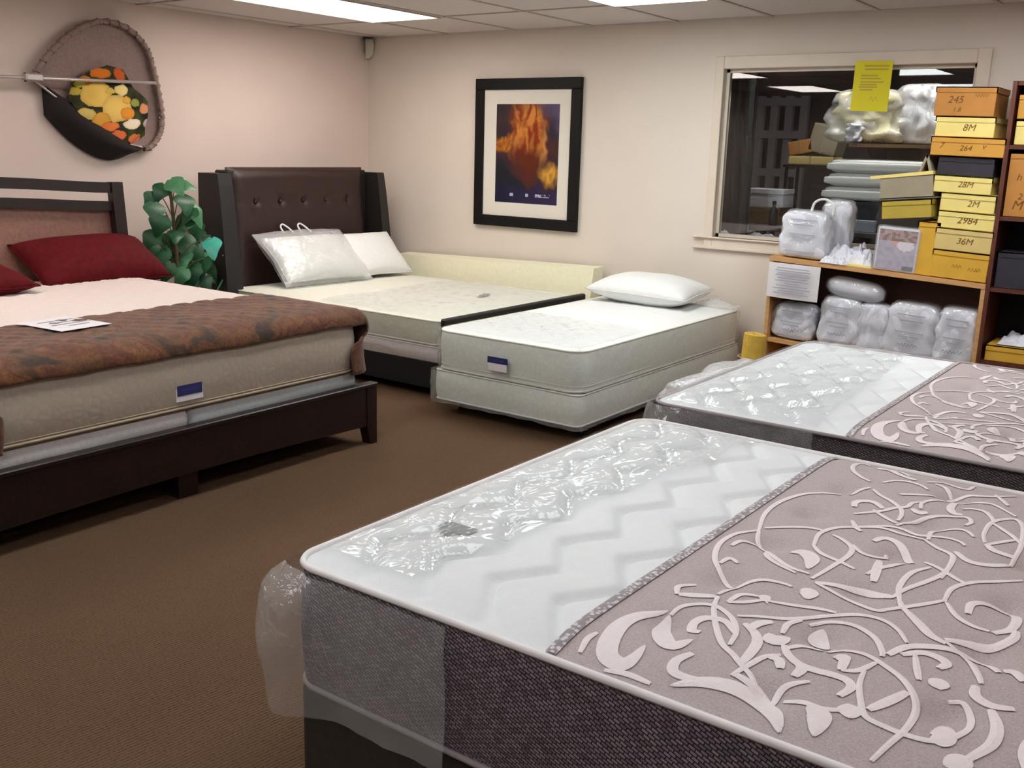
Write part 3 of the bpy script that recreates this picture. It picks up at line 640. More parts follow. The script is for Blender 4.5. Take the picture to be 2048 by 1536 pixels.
# pillows
def pillow(name, label, w, hgt, t, loc, rot, m, cat='pillow', group=None, parts=True, pinch=.06, seam='piping', sag=0):
    root = thing(name, label, cat, loc, rot, group)
    def fn(sg):
        def f(u, v):
            a, c = u*2-1, v*2-1; k = 1-pinch*(1-c*c)*0; x = a*w/2*(1-pinch*(1-abs(c))**1.5*0.9); y = c*hgt/2*(1-pinch*(1-abs(a))**1.5*0.9)
            z = sg*t/2*((1-abs(a)**2.6)*(1-abs(c)**2.6))**.55
            z += .012*nz(a*2.3+w, c*2.3, sg)*(1-a*a)*(1-c*c)-sag*(1-abs(a))*0
            return (x, y, z)
        return f
    bm = grid(BM(), 28, 22, fn(1)); grid(bm, 28, 22, fn(-1)); bmesh.ops.remove_doubles(bm, verts=bm.verts, dist=.0005)
    obj('cushion', bm, m, root, smooth=True, local=True)
    if seam:
        pts = []
        for k in range(4*18):
            q = k/18; s = int(q); f = q-s; a, c = ((f*2-1, -1), (1, f*2-1), (1-f*2, 1), (-1, 1-f*2))[s]
            pts.append((a*w/2*(1-pinch*(1-abs(c))**1.5*.9), c*hgt/2*(1-pinch*(1-abs(a))**1.5*.9), 0))
        obj('seam', tube(BM(), pts, .0035, 5, closed=True), seam, root, smooth=True, local=True)
    return root
# pillow local: x width, y height, z thickness -> stand up facing +x : width along world y
def lean(tilt, yaw=0): return Matrix.Rotation(yaw, 3, 'Z') @ Matrix.Rotation(tilt, 3, 'Y').to_3x3() @ Matrix.Rotation(PI/2, 3, 'Z')
def lean_e(tilt, yaw=0): return lean(tilt, yaw).to_euler()
pillow('pillow', 'dark red satin pillow leaning on the wooden headboard',   .82, .42, .24, (.80, -3.13, .80), lean_e(math.radians(30), .02), 'red', group='red pillows', seam='red')
pillow('pillow', 'dark red pillow lying flat, only its tip at the left edge', .6, .42, .16, (1.02, -4.0, .79), lean_e(math.radians(12), .1), 'red', group='red pillows', seam='red')

# ================================================================ leather bed in the corner
QX0, QX1, QY0, QY1 = .45, 2.415, -1.885, -.36
qb = thing('bed_frame', 'dark brown leather winged headboard bed in the room corner', 'bed', (1.4, -1.12, 0))
HC0, HC1 = -1.80, -.44
def hbx(z): return .385-.05*(z-.5)+.0
def pan(u, v):
    y = HC0+(HC1-HC0)*u; y += (-.035 if u < .5 else .035)*(1-v)*abs(u-.5)*2; z = .25+(1.325-.25)*v
    d = min(u, 1-u)*(HC1-HC0); roll = .06*(1-math.exp(-(d/.05)**2))
    tv = min(1, (1-v)/.06); x = hbx(z)+roll*(tv**.5)
    tz = 0
    for k in range(5):
        for zz in (1.08, .78):
            yy = HC0+.22+(HC1-HC0-.44)*k/4; tz += math.exp(-((y-yy)**2+(z-zz)**2)/.0009)
    for zz in (1.08, .78): tz += .18*math.exp(-((z-zz)/.012)**2)
    return (x-.022*tz, y, z)
b = grid(BM(), 100, 70, pan); obj('padded_panel', b, 'leather', qb, smooth=True)
obj('panel_back', Box(.25, .375, HC0-.02, HC1+.02, .1, 1.305, bev=.01), 'leather_dark', qb)
for k in range(5):
    for zz in (1.08, .78):
        yy = HC0+.22+(HC1-HC0-.44)*k/4; obj('button', lathe(BM(), [(.001, -.004), (.012, -.002), (.014, .003), (.008, .008), (.001, .009)], (0, 0, 0), 10), 'leather', qb, smooth=True, local=True).matrix_basis = Matrix.Translation(Vector((hbx(zz)+.045, yy, zz))-qb.location) @ Matrix.Rotation(PI/2, 4, 'Y')
for sgn, y in ((-1, HC0), (1, HC1)):
    # wing: a swept side that comes forward towards the mattress
    def wing(u, v, sgn=sgn, y=y):
        z = .0+1.285*v; fwd = .08+.15*(1-v)**.8; t = u*4; q = int(round(t)) % 4
        xa, xb = .24, .40+fwd*.9; ya, yb = y+sgn*.02, y+sgn*(.15+.035*(1-v))
        return ((xa, ya, z), (xb, ya+sgn*.03, z), (xb-.02, yb, z), (xa, yb, z))[q]
    bm = grid(BM(), 4, 16, wing); bmesh.ops.remove_doubles(bm, verts=bm.verts, dist=.0004); bmesh.ops.holes_fill(bm, edges=bm.edges)
    obj('headboard_wing', bm, 'leather_dark', qb)
obj('footboard', Box(QX1+.012, QX1+.055, QY0-.02, QY1+.03, .06, .505, bev=.008), 'leather_dark', qb)
for y in (QY0-.005, QY1-.02): obj('side_rail', Box(.42, QX1+.01, y, y+.025, .06, .225, bev=.004), 'black', qb)
obj('slat_deck', Box(.42, QX1+.01, QY0+.02, QY1-.02, .15, .222), 'black', qb)
for x in (.5, QX1-.05):
    for y in (QY0+.06, QY1-.06): obj('leg', Box(x-.03, x+.03, y-.03, y+.03, 0, .16), 'black', qb)
t = thing('box_spring', 'white box spring under the mattress of the leather bed', 'box spring', (1.4, -1.12, .227))
make_slab(t, QX0+.01, QX1, QY0, QY1, .227, .325, .03, 'boxspring', [(QX0+.01, QX1, 'white', 'top_cloth')], lambda x, y: 0, 0, [(.322, .005, 'piping')], step=.2)
mQ = thing('mattress', 'cream mattress on the leather bed below the framed picture', 'mattress', (1.4, -1.12, .331))
hQ, PQ, SQ = make_slab(mQ, QX0+.015, QX1, QY0, QY1, .331, .482, .07, 'queenside', [(QX0+.015, QX1, 'cream', 'quilted_top')], diamonds(.1, .004), .02, [(.48, .006, 'cream'), (.337, .006, 'cream')], step=.025)
strip_cover(mQ, PQ, SQ, 1.1, 2.4, .28, .483, lambda s, v: .028+.008*nz(s*13, v*4, 2), 'plastic', hem=.02)
topcover(mQ, hQ, 1.35, lambda v: 2.39, QY0+.03, QY1-.05, 'plastic', amp=.008, freq=7, seed=6, nx=40, ny=50)
obj('label_print', flatpatch(hQ, 2.02, -.95, .05, .16, .3, .009), 'greylabel', mQ)
# pillows on it
pk = pillow('packed_pillow', 'white pillow in a clear zip bag with carrying handle, leaning on the leather headboard', .72, .42, .18, (.70, -1.30, .685), lean_e(math.radians(42), -.06), 'white', group='white pillows on the leather bed')
def bagfn(sg):
    def f(u, v):
        a, c = u*2-1, v*2-1; z = sg*(.1*((1-abs(a)**3)*(1-abs(c)**3))**.5+.004+.012*nz(a*4, c*4, sg*2+5)*(1-a*a)); return (a*.41*(1-.07*(1-abs(c))), c*.255, z)
    return f
b = grid(BM(), 30, 24, bagfn(1)); grid(b, 30, 24, bagfn(-1)); obj('clear_bag', b, 'plastic_thick', pk, smooth=True, local=True)
for dx in (-.09, .07): obj('handle', tube(BM(), catmull([(dx-.045, .24, .01), (dx-.03, .31, .0), (dx, .34, 0), (dx+.03, .31, 0), (dx+.045, .24, .01)], 5), .007, 6), 'white', pk, smooth=True, local=True)
pillow('pillow', 'plain white pillow leaning at the right of the leather headboard', .62, .42, .16, (.72, -.74, .675), lean_e(math.radians(44), -.1), 'white', group='white pillows on the leather bed')
# foam slab behind
def foamfn(u, v):
    x = .52+1.92*u; q = int(round(v*4)) % 4; zt = .625+.048*u; return ((x, -.30, .0), (x, -.19, zt-.012*math.sin(PI*u)), (x, -.05, zt+.004), (x, -.16, 0))[q]
b = grid(BM(), 20, 4, foamfn); bmesh.ops.remove_doubles(b, verts=b.verts, dist=.0004); bmesh.ops.holes_fill(b, edges=b.edges)
fo = thing('foam_slab', 'long pale yellow foam slab leaning on the back wall behind the leather bed', 'foam', (1.48, -.17, 0))
obj('foam_block', b, 'foam', fo)
b = BM(); box(b, .9, 1.6, -.186, -.183, .56, .575); obj('seam_line', b, 'beigepiping', fo)
# ================================================================ single bed in plastic
SX0, SX1, SY0, SY1 = 2.585, 3.565, -2.13, -.11
sf = thing('bed_frame', 'black metal bed frame on short legs under the single mattress', 'bed frame', (3.07, -1.12, 0))
for x in (SX0+.06, SX1-.09): obj('side_rail', Box(x, x+.03, SY0+.08, SY1-.04, .055, .085), 'blackmetal', sf)
for y in (SY0+.15, -1.12, SY1-.15): obj('cross_rail', Box(SX0+.06, SX1-.06, y-.015, y+.015, .05, .08), 'blackmetal', sf)
for x in (SX0+.075, SX1-.075):
    for y in (SY0+.15, -1.12, SY1-.15): obj('leg', lathe(BM(), [(.02, 0), (.02, .012), (.014, .016), (.014, .055)], (x, y, 0), 10), 'blackmetal', sf)
t = thing('box_spring', 'plastic wrapped pale box spring of the single bed', 'box spring', (3.07, -1.12, .087))
h_, P_, S_ = make_slab(t, SX0, SX1, SY0, SY1, .087, .262, .035, 'twinside', [(SX0, SX1, 'white', 'top_cloth')], lambda x, y: 0, 0, [(.26, .005, 'piping'), (.092, .005, 'piping')], step=.2)
strip_cover(t, P_, S_, -1.2, 3.1, .078, .264, lambda s, v: .024+.012*abs(nz(s*9, v*4, 11))+.02*math.exp(-((s)/.06)**2)+.02*math.exp(-((s-.92)/.05)**2), 'plastic', hem=.012)
mS = thing('mattress', 'single mattress wrapped in clear plastic in the middle of the room', 'mattress', (3.07, -1.12, .268))
hS, PS, SS = make_slab(mS, SX0, SX1, SY0, SY1, .268, .492, .1, 'twinside', [(SX0, SX1, 'white', 'quilted_top')], diamonds(.1, .004), .022, [(.49, .006, 'cream'), (.30, .005, 'cream'), (.275, .006, 'cream')], step=.02)
strip_cover(mS, PS, SS, -.5, 3.0, .272, .494, lambda s, v: .028+.010*nz(s*11, v*4, 21), 'plastic', hem=.008)
topcover(mS, hS, SX0+.03, lambda v: SX1-.03, SY0+.03, SY0+.75, 'plastic', amp=.008, freq=7, seed=9, nx=50, ny=40)
lb = obj('brand_label', Box(2.995, 3.13, SY0-.046, SY0-.042, .368, .402), 'blue', mS, label='navy blue label')
obj('label_card', Box(3.0, 3.125, SY0-.045, SY0-.0415, .325, .37), 'paper', mS)
lettering('~~~~~~~', .026, Vector((3.062, SY0-.0475, .385))-mS.location, 'labelprint', lb, rot=(PI/2, 0, 0), shear=.1)
pillow('pillow', 'plump white pillow lying at the head of the single bed', .74, .48, .2, (3.02, -.40, .603), (0.06, .02, .03), 'white', pinch=.05)
cr = BM()
grid(cr, 16, 10, lambda u, v: (3.3+.28*u+.01*nz(u*9, v*9), -.30+.16*v, .52+.055*math.sin(PI*v)*(.5+abs(nz(u*7, v*5, 4)))*math.sin(PI*min(1, u*1.1+.05))))
tag(obj('crumpled_plastic', cr, 'plastic_thick', smooth=True), 'crumpled clear plastic beside the pillow on the single bed', 'plastic')
# ================================================================ bookcase and what is on it
BKX0, BKX1, BKY0, BKY1, SL = 3.86, 5.12, -.42, -.05, .042
TH = math.atan(SL)
def zt(x): return .90-SL*(x-BKX0)          # sagging top board
def zs(x): return .385-SL*(x-BKX0)         # sagging lower board
bk = thing('bookcase', 'low sagging bookcase with light wood edges under the window', 'bookcase', ((BKX0+BKX1)/2, -.23, 0))
def board(z, y0, y1, th_, x0=BKX0, x1=BKX1): return prism(BM(), [(x0, z(x0)), (x1, z(x1)), (x1, z(x1)-th_), (x0, z(x0)-th_)], 1, y0, y1)
obj('top_board', board(zt, BKY0-.004, BKY1, .028), 'oak', bk); obj('shelf_board', board(zs, BKY0+.01, BKY1, .024, BKX0+.02, BKX1-.02), 'oak', bk)
obj('base_board', board(lambda x: .09-.02*(x-BKX0), BKY0+.01, BKY1, .024, BKX0+.02, BKX1-.02), 'oak', bk)
for x0, x1 in ((BKX0, BKX0+.022), (BKX1-.022, BKX1)): obj('side_panel', prism(BM(), [(x0, 0), (x1, 0), (x1, zt(x1)-.028), (x0, zt(x0)-.028)], 1, BKY0, BKY1), 'oak', bk)
obj('back_panel', prism(BM(), [(BKX0+.02, .02), (BKX1-.02, .02), (BKX1-.02, zt(BKX1)-.03), (BKX0+.02, zt(BKX0)-.03)], 1, BKY1-.012, BKY1-.002), 'backboard', bk)

def carton(label, x0, x1, z0, z1, y0, d, m, texts=(), group='written cartons stacked on the bookcase', tilt=TH, lid=None, yaw=0, inkm='marker', name='carton'):
    w, hh = x1-x0, z1-z0
    t = thing(name, label, 'box', ((x0+x1)/2, y0+d/2, z0), (0, tilt, yaw), group)
    lh = min(.03, hh*.35)
    obj('carton_body', box(BM(), -w/2+.004, w/2-.004, -d/2+.004, d/2-.004, .0, hh-.003, .003), m, t, local=True)
    b = BM()
    for q in ((-w/2, w/2, -d/2, -d/2+.006), (-w/2, w/2, d/2-.006, d/2), (-w/2, -w/2+.006, -d/2, d/2), (w/2-.006, w/2, -d/2, d/2)): box(b, *q, hh-lh, hh)
    box(b, -w/2, w/2, -d/2, d/2, hh-.006, hh)
    obj('lid', b, lid or m, t, local=True)
    for s, sz, fx, fz in texts: lettering(s, sz*.78, (fx*w, -d/2-.0015 if fz*hh > hh-lh else -d/2+.0025, fz*hh), inkm, t)
    return t
BY = [572, 514, 468, 432, 394, 357, 317, 277, 234, 173]
ZB_ = [at(1925, y, 1, BKY0).z for y in BY]; off = zt(4.93)+.002-ZB_[0]; ZB_ = [z+off*(1-i/9) for i, z in enumerate(ZB_)]
XB = [(1858, 1975), (1866, 1984), (1871, 1989), (1876, 1990), (1864, 1984), (1871, 1988), (1860, 2011), (1868, 1990), (1868, 1992)]
CM = ['card_d', 'card_t', 'card_y', 'card_y', 'card_y', 'card_k', 'card_o', 'card_y', 'card_b']
TXT = [[('~~~~', .04, -.05, .45), ('~~~~~', .04, .26, .4)], [('36M', .062, .02, .45)], [('2984', .068, .02, .5)], [('2M', .062, .1, .45)], [('28M', .058, .05, .5)], [('~~~~', .05, .1, .45)], [('7', .06, -.35, .5), ('264', .055, -.02, .42), ('v', .06, .22, .55)], [('8M', .066, .07, .45)], [('245', .07, -.16, .55), ('1.8', .045, -.12, .22), ('~~~~~~', .035, .26, .70)]]
NAMEB = ['golden bottom carton of the stack on the bookcase', 'tan yellow carton second from the bottom of the bookcase stack, marked 36M', 'yellow carton third from the bottom of the bookcase stack, marked 2984', 'pale yellow carton fourth from the bottom of the stack, just below the 28M carton', 'bright yellow carton marked 28M right under the black one', 'black carton in the middle of the bookcase stack', 'wide orange carton resting on the black carton', 'pale yellow carton marked 8M, second from the top of the stack', 'deep brown orange carton on the very top of the stack']
for i in range(9):
    zm = (BY[i]+BY[i+1])/2; xa, xb = at(XB[i][0], zm, 1, BKY0).x, at(XB[i][1], zm, 1, BKY0).x
    carton(NAMEB[i], xa, xb, ZB_[i]+.001, ZB_[i+1]-.0005, BKY0+(.004, 0, .006, .012, .0, .014, -.01, .006, .004)[i], .33, CM[i], TXT[i], inkm='darkink' if i == 5 else 'marker', tilt=TH*(1-i*.07))
# yellow upright box and the two tilted boxes beside the stack
def pxbox(px0, py0, px1, py1, y): a, c = at(px0, py0, 1, y), at(px1, py1, 1, y); return a.x, c.x, c.z, a.z
x0, x1, z0, z1 = pxbox(1832, 442, 1866, 548, BKY0)
carton('upright golden carton between the printed pack and the carton stack', x0, x1-.004, zt((x0+x1)/2)+.003, z1, BKY0+.01, .3, 'card_d', group=None)
ub = zt((x0+x1)/2)+.003
X0, X1, Z0, Z1 = pxbox(1766, 406, 1868, 440, BKY0)
carton('olive yellow carton tilted on top of the upright golden carton', X0, X1-.01, z1+.012, z1+.012+.105, BKY0-.012, .32, 'card_ol', group='tilted cartons beside the stack', tilt=-.10)
tz_ = z1+.125
t = thing('open_carton', 'open grey carton with yellow rim tilted beside the carton stack', 'box', ((X0+X1)/2-.02, BKY0+.16, tz_), (0, -.10, 0), 'tilted cartons beside the stack')
w = X1-X0
b = BM(); box(b, -w/2, w/2, -.16, -.155, 0, .12); box(b, -w/2, w/2, .155, .16, 0, .12); box(b, -w/2, -w/2+.005, -.155, .155, 0, .12); box(b, w/2-.005, w/2, -.155, .155, 0, .12); box(b, -w/2, w/2, -.16, .16, 0, .005)
obj('carton_body', b, 'card_g', t, local=True)
obj('carton_flap', prism(BM(), [(-w/2-.055, .118), (w/2, .125), (w/2, .145), (-w/2-.055, .135)], 1, -.165, .0), 'card_y', t, local=True)
for i, (dx, a) in enumerate(((.0, .5), (.06, -.2))): obj('raised_flap', prism(BM(), [(dx+.06, .14), (dx+.075, .14), (dx+.075+.09*a, .235), (dx+.06+.09*a, .235)], 1, -.15, .1), 'card_g', t, local=True)
# printed bedding pack
x0, x1, z0, z1 = pxbox(1752, 446, 1830, 540, BKY0)
t = thing('bedding_pack', 'clear bedding pack with a lilac bedroom photo beside the golden carton', 'package', ((x0+x1)/2, BKY0+.05, zt((x0+x1)/2)+.002), (0, TH, 0))
w, hh = x1-x0-.01, z1-z0
def printed(bm, nu, nv, fn, colf):
    grid(bm, nu, nv, fn); L = bm.loops.layers.float_color.new('print'); k = 0
    bm.faces.ensure_lookup_table()
    for i in range(nu):
        for j in range(nv):
            c = colf((i+.5)/nu, (j+.5)/nv)
            for l in bm.faces[k].loops: l[L] = (*c, 1)
            k += 1
    return bm
def bedpic(u, v):
    n = .5+.5*nz(u*9, v*9, 2)
    if v > .72: c = (rgb(120, 70, 60), rgb(170, 130, 130))[n > .5]
    elif (u-.72)**2/.05+(v-.62)**2/.02 < 1: c = rgb(236, 226, 234)
    elif (u-.45)**2/.01+(v-.68)**2/.01 < 1: c = rgb(214, 160, 160)
    else: c = tuple(a+(b_-a)*n for a, b_ in zip(rgb(160, 148, 172), rgb(196, 184, 204)))
    if v < .1 and u > .7: c = rgb(90, 92, 100)
    return c
obj('pack_body', box(BM(), -w/2, w/2, -.04, .04, 0, hh, .012, 2), 'bag', t, local=True)
obj('front_print', printed(BM(), 24, 28, lambda u, v: (-w/2+.012+(w-.024)*u, -.0425, .012+(hh-.024)*v), bedpic), 'print', t, local=True)
obj('clear_sleeve', box(BM(), -w/2-.006, w/2+.006, -.047, .046, .001, hh+.008, .01), 'plastic', t, local=True)
# puffy packs
def puff(bm, w, d, h_, seed=0, pw=2.6, n=16, fold=.012, top=1.0):
    for face in range(6):
        def fn(u, v, face=face):
            a, c = u*2-1, v*2-1
            p = ((a, c, 1), (a, c, -1), (a, 1, c), (a, -1, c), (1, a, c), (-1, a, c))[face]
            L = (abs(p[0])**6+abs(p[1])**6+abs(p[2])**6)**(1/6); q = Vector(p)/L
            k = 1+fold/max(w, .1)*3*nz(q.x*2.2+seed, q.y*2.2, q.z*2.2+seed); tp = 1-(1-top)*max(0, q.z*.5+.5)
            return (q.x*w/2*k*tp, q.y*d/2*k, h_/2+q.z*h_/2*(1+.03*nz(q.x*3, q.y*3, seed)))
        grid(bm, n, n, fn)
    bmesh.ops.remove_doubles(bm, verts=bm.verts, dist=.001)
    zmin = min(v.co.z for v in bm.verts)
    for v in bm.verts: v.co.z -= zmin
    return bm
def lines(w, y, rows, m_w=.012):
    b = BM()
    for z, ln, cx in rows: box(b, cx-ln/2, cx+ln/2, y-.0015, y, z, z+m_w)
    return b
def pack(label, px, py, y, d, handle=False, group=None, seed=0, tilt=TH, rows=True, top=.93, zbase=None, mats='bag', cat='package', name='bedding_pack', word=None):
    x0, x1, z0, z1 = pxbox(px[0], py[0], px[1], py[1], y); xc = (x0+x1)/2; zb = z0 if zbase is None else zbase(xc)+.002; w, hh = x1-x0, z1-zb
    t = thing(name, label, cat, (xc, y+d/2, zb), (0, tilt, 0), group)
    obj('stuffed_pack', puff(BM(), w*.96, d*.94, hh*.97, seed, top=top), mats, t, smooth=True, local=True)
    obj('plastic_bag', puff(BM(), w, d, hh, seed+5, fold=.02, top=top), 'plastic', t, smooth=True, local=True)
    if rows:
        yy = -d/2*1.03-.004
        obj('header_print', lines(w, yy, [(hh*.80, w*.5, 0), (hh*.70, w*.42, .01*w), (hh*.5, w*.5, 0), (hh*.42, w*.36, 0)], .005), 'faint', t, local=True)
        if word: lettering(word, .036, (0, yy-.002, hh*.28), 'ink', t, shear=0)
        obj('footer_print', lines(w, yy, [(hh*.14, w*.6, 0), (hh*.08, w*.5, 0)], .005), 'faint', t, local=True)
    if handle:
        obj('carry_handle', tube(BM(), catmull([(w*.05, -.02, hh*.94), (w*.1, -.02, hh+.05), (w*.28, -.02, hh+.075), (w*.46, -.02, hh+.045), (w*.48, -.02, hh*.93)], 6), .008, 6), 'white', t, smooth=True, local=True)
    return t
pack('white comforter pack with carrying handle on the left end of the bookcase', (1556, 1650), (418, 516), BKY0+.02, .16, True, 'packs on top of the bookcase', 1, zbase=zt, rows=True, top=.86)
pack('narrow white pack standing behind the handled comforter pack', (1640, 1694), (398, 500), BKY0+.2, .12, False, 'packs on top of the bookcase', 2, zbase=zt, rows=False, top=.9)
def heap(label, x0, x1, y0, y1, z, hh, m, seed, tilt=TH, name='crumpled_plastic', cat='plastic'):
    def fn(u, v):
        e = (max(0, 1-(2*u-1)**4)*max(0, 1-(2*v-1)**4))**.6; rr = abs(nz(u*4+seed, v*4, seed))+.6*abs(nz(u*9, v*9+seed, 2))
        return (x0+(x1-x0)*u+.01*nz(u*7, v*7, seed), y0+(y1-y0)*v+.01*nz(u*7, v*7, seed+3), z(x0+(x1-x0)*u)+.002+hh*e*(.45+.9*rr))
    b = grid(BM(), 36, 26, fn); o = obj(name, b, m); return tag(o, label, cat)
xa, xb = at(1655, 500, 1, -.3).x, at(1752, 500, 1, -.3).x
heap('crumpled white plastic heaped on the bookcase top beside the lilac pack', xa, xb, -.36, -.12, zt, .11, 'bag', 3)
xa, xb = at(1640, 525, 1, BKY0).x, at(1690, 525, 1, BKY0).x
heap('small white plastic pouch at the front edge of the bookcase top', xa, xb, BKY0-.01, BKY0+.1, zt, .045, 'bag', 8)
xa, xb = at(1690, 535, 1, BKY0).x, at(1740, 540, 1, BKY0).x
tag(obj('paper_slip', prism(BM(), [(xa, zt(xa)+.001), (xb, zt(xb)+.001), (xb-.01, zt(xb)+.006), (xa+.02, zt(xa)+.012)], 1, BKY0, BKY0+.09), 'card_y'), 'pale yellow paper slip lying on the bookcase top edge', 'paper')
# orange box the handled pack stands on is the board's own edge; sheet of paper hanging from it
x0, x1, z0, z1 = pxbox(1538, 524, 1634, 604, BKY0-.012)
t = thing('notice_sheet', 'white printed notice hanging from the left end of the bookcase top', 'paper', ((x0+x1)/2, BKY0-.012, z0), (0, TH*.6, 0)); w, hh = x1-x0, z1-z0
obj('sheet', grid(BM(), 12, 8, lambda u, v: (-w/2+w*u, -.004-.012*math.sin(PI*u)*(1-v)+.004*(1-v), hh*v)), 'paper', t, local=True)
b = BM()
for i, (zz, ln) in enumerate(((.86, .62), (.79, .68), (.72, .6), (.66, .66), (.58, .58), (.50, .66), (.42, .3), (.36, .62), (.28, .74), (.21, .5), (.14, .7))): box(b, -w*ln/2, w*ln/2, -.024, -.0225, hh*zz, hh*(zz+.028))
obj('print_lines', b, 'faint', t, local=True)
# packs on the lower board
LP = [('tilted white packet at the left end of the lower shelf, below the hanging notice', (1542, 1622), (604, 676), '~~~~~~~'), ('large white pillow packet under the rolled pillow on the lower shelf', (1634, 1716), (590, 688), '~~~~~~~'), ('white pillow packet in the middle of the lower shelf with bright glare', (1766, 1868), (602, 706), '~~~~~~~'), ('white pillow packet at the right end of the lower shelf', (1868, 1948), (612, 718), '~~~~~~~')]
for i, (lbl, px, py, wd_) in enumerate(LP): pack(lbl, px, py, BKY0+.03, .2, group='packets on the lower shelf', seed=11+i*3, zbase=zs, top=.9, word=wd_)
pack('narrow rolled white pillow standing between two pillow packets', (1716, 1766), (605, 700), BKY0+.04, .12, group=None, seed=31, zbase=zs, rows=False, name='rolled_pillow', cat='pillow', top=1)
x0, x1, z0, z1 = pxbox(1648, 560, 1757, 602, BKY0+.02)
t = thing('rolled_pillow', 'white rolled pillow lying across the tops of the packets', 'pillow', ((x0+x1)/2, BKY0+.1, z0-.01), (0, .12, 0)); w = x1-x0
obj('roll', tube(BM(), [(-w/2+w*k/14, .0, .055) for k in range(15)], lambda q: .062*(1-abs(2*q-1)**5*.55), 16), 'bag', t, smooth=True, local=True)
obj('plastic_bag', tube(BM(), [(-w/2-.01+(w+.02)*k/14, .0, .055) for k in range(15)], lambda q: .067*(1-abs(2*q-1)**5*.5), 16), 'plastic', t, smooth=True, local=True)
# tall shelf unit at the right edge
TSX0 = at(1988, 450, 1, -.42).x
ts = thing('shelf_unit', 'tall red brown shelf unit at the right edge', 'shelf', (TSX0+.45, -.23, 0))
for x in (TSX0, TSX0+.88): obj('side_panel', Box(x, x+.022, -.42, -.05, 0, 1.93), 'mahog', ts)
TSZ = [.08, .42, .83, 1.22, 1.60, 1.93]
for z in TSZ: obj('shelf_board', Box(TSX0+.022, TSX0+.88, -.41, -.05, z-.022, z), 'mahog', ts)
obj('back_panel', Box(TSX0+.022, TSX0+.88, -.062, -.052, .02, 1.93), 'black', ts)
def tsb(label, dx0, dx1, z0, hh, m, txt=(), g='cartons on the tall shelf unit', y0=-.4, name='carton'): carton(label, TSX0+.022+dx0, TSX0+.022+dx1, z0+.001, z0+hh, y0, .3, m, txt, g, tilt=0, name=name)
tsb('dark red carton on the very top of the tall shelf unit', .03, .4, 1.93, .05, 'card_r')
tsb('orange carton on the upper board of the tall shelf unit', .01, .4, 1.735, .13, 'card_o')
tsb('pale yellow carton under the orange one on the tall shelf unit', .012, .4, 1.60, .13, 'card_y')
tsb('tall brown orange carton standing in the tall shelf unit', .006, .38, 1.22, .34, 'card_b', [('M', .09, -.32, .18), ('2', .06, -.3, .32), ('h', .07, -.34, .62)])
tsb('flat black carton on the middle board of the tall shelf unit', .01, .4, .83, .2, 'card_k')
tsb('flat yellow carton low in the tall shelf unit', .012, .4, .42, .09, 'card_d')
heap('white folded packing low in the tall shelf unit', TSX0+.09, TSX0+.4, -.38, -.15, lambda x: .515, .06, 'bag', 15, name='folded_packing', cat='packing')
# yellow roll and loose plastic between the single bed and the second scroll mattress
t = thing('foam_roll', 'bright yellow foam roll standing beside the bookcase corner', 'foam', (4.0, -.98, 0), (0, .06, .2))
def spiral(k): a = 2*PI*3*k/60; r = .02+.05*k/60; return (r*math.cos(a), r*math.sin(a))
b = BM(); pts = [spiral(k) for k in range(61)]
V = [[b.verts.new((x, y, z)) for z in (0, .50)] for x, y in pts]
for A, B in zip(V, V[1:]): b.faces.new((A[0], B[0], B[1], A[1]))
o = obj('rolled_foam', b, 'yellowfoam', t, local=True); sd = o.modifiers.new('thickness', 'SOLIDIFY'); sd.thickness = .012
for z in (.12, .36): obj('tie_band', tube(BM(), [(.078*math.cos(2*PI*k/20), .078*math.sin(2*PI*k/20), z) for k in range(20)], .005, 5, closed=True), 'beigepiping', t, local=True)
t = thing('plastic_bundle', 'white shiny bundle of folded plastic beside the single bed', 'plastic', (4.29, -1.76, 0))
obj('bundle_body', puff(BM(), .36, .9, .42, 41, fold=.07), 'bag', t, smooth=True, local=True); obj('plastic_bag', puff(BM(), .40, .94, .44, 43, fold=.09), 'plastic_thick', t, smooth=True, local=True)

# ================================================================ on the walls
# framed picture
p0 = Vector((1.1946, 0, .9063)); PW, PH = .9757, 1.1206
pf = thing('framed_picture', 'framed abstract picture in orange and navy on the back wall', 'picture', (p0.x+PW/2, -.02, p0.z)); b = BM(); fw = .083
for q in ((0, PW, 0, fw), (0, PW, PH-fw, PH), (0, fw, fw, PH-fw), (PW-fw, PW, fw, PH-fw)): box(b, p0.x+q[0], p0.x+q[1], -.04, -.002, p0.z+q[2], p0.z+q[3], .004)
obj('frame', b, 'frame', pf)
obj('mount', Box(p0.x+fw-.01, p0.x+PW-fw+.01, -.022, -.006, p0.z+fw-.01, p0.z+PH-fw+.01), 'mount', pf)
ax0, ax1, az0, az1 = at(992, 300, 1, -.023).x, at(1117, 300, 1, -.023).x, at(1050, 407, 1, -.023).z, at(1050, 208, 1, -.023).z
def mixc(a, c, t): t = max(0, min(1, t)); return tuple(x+(y-x)*t for x, y in zip(a, c))
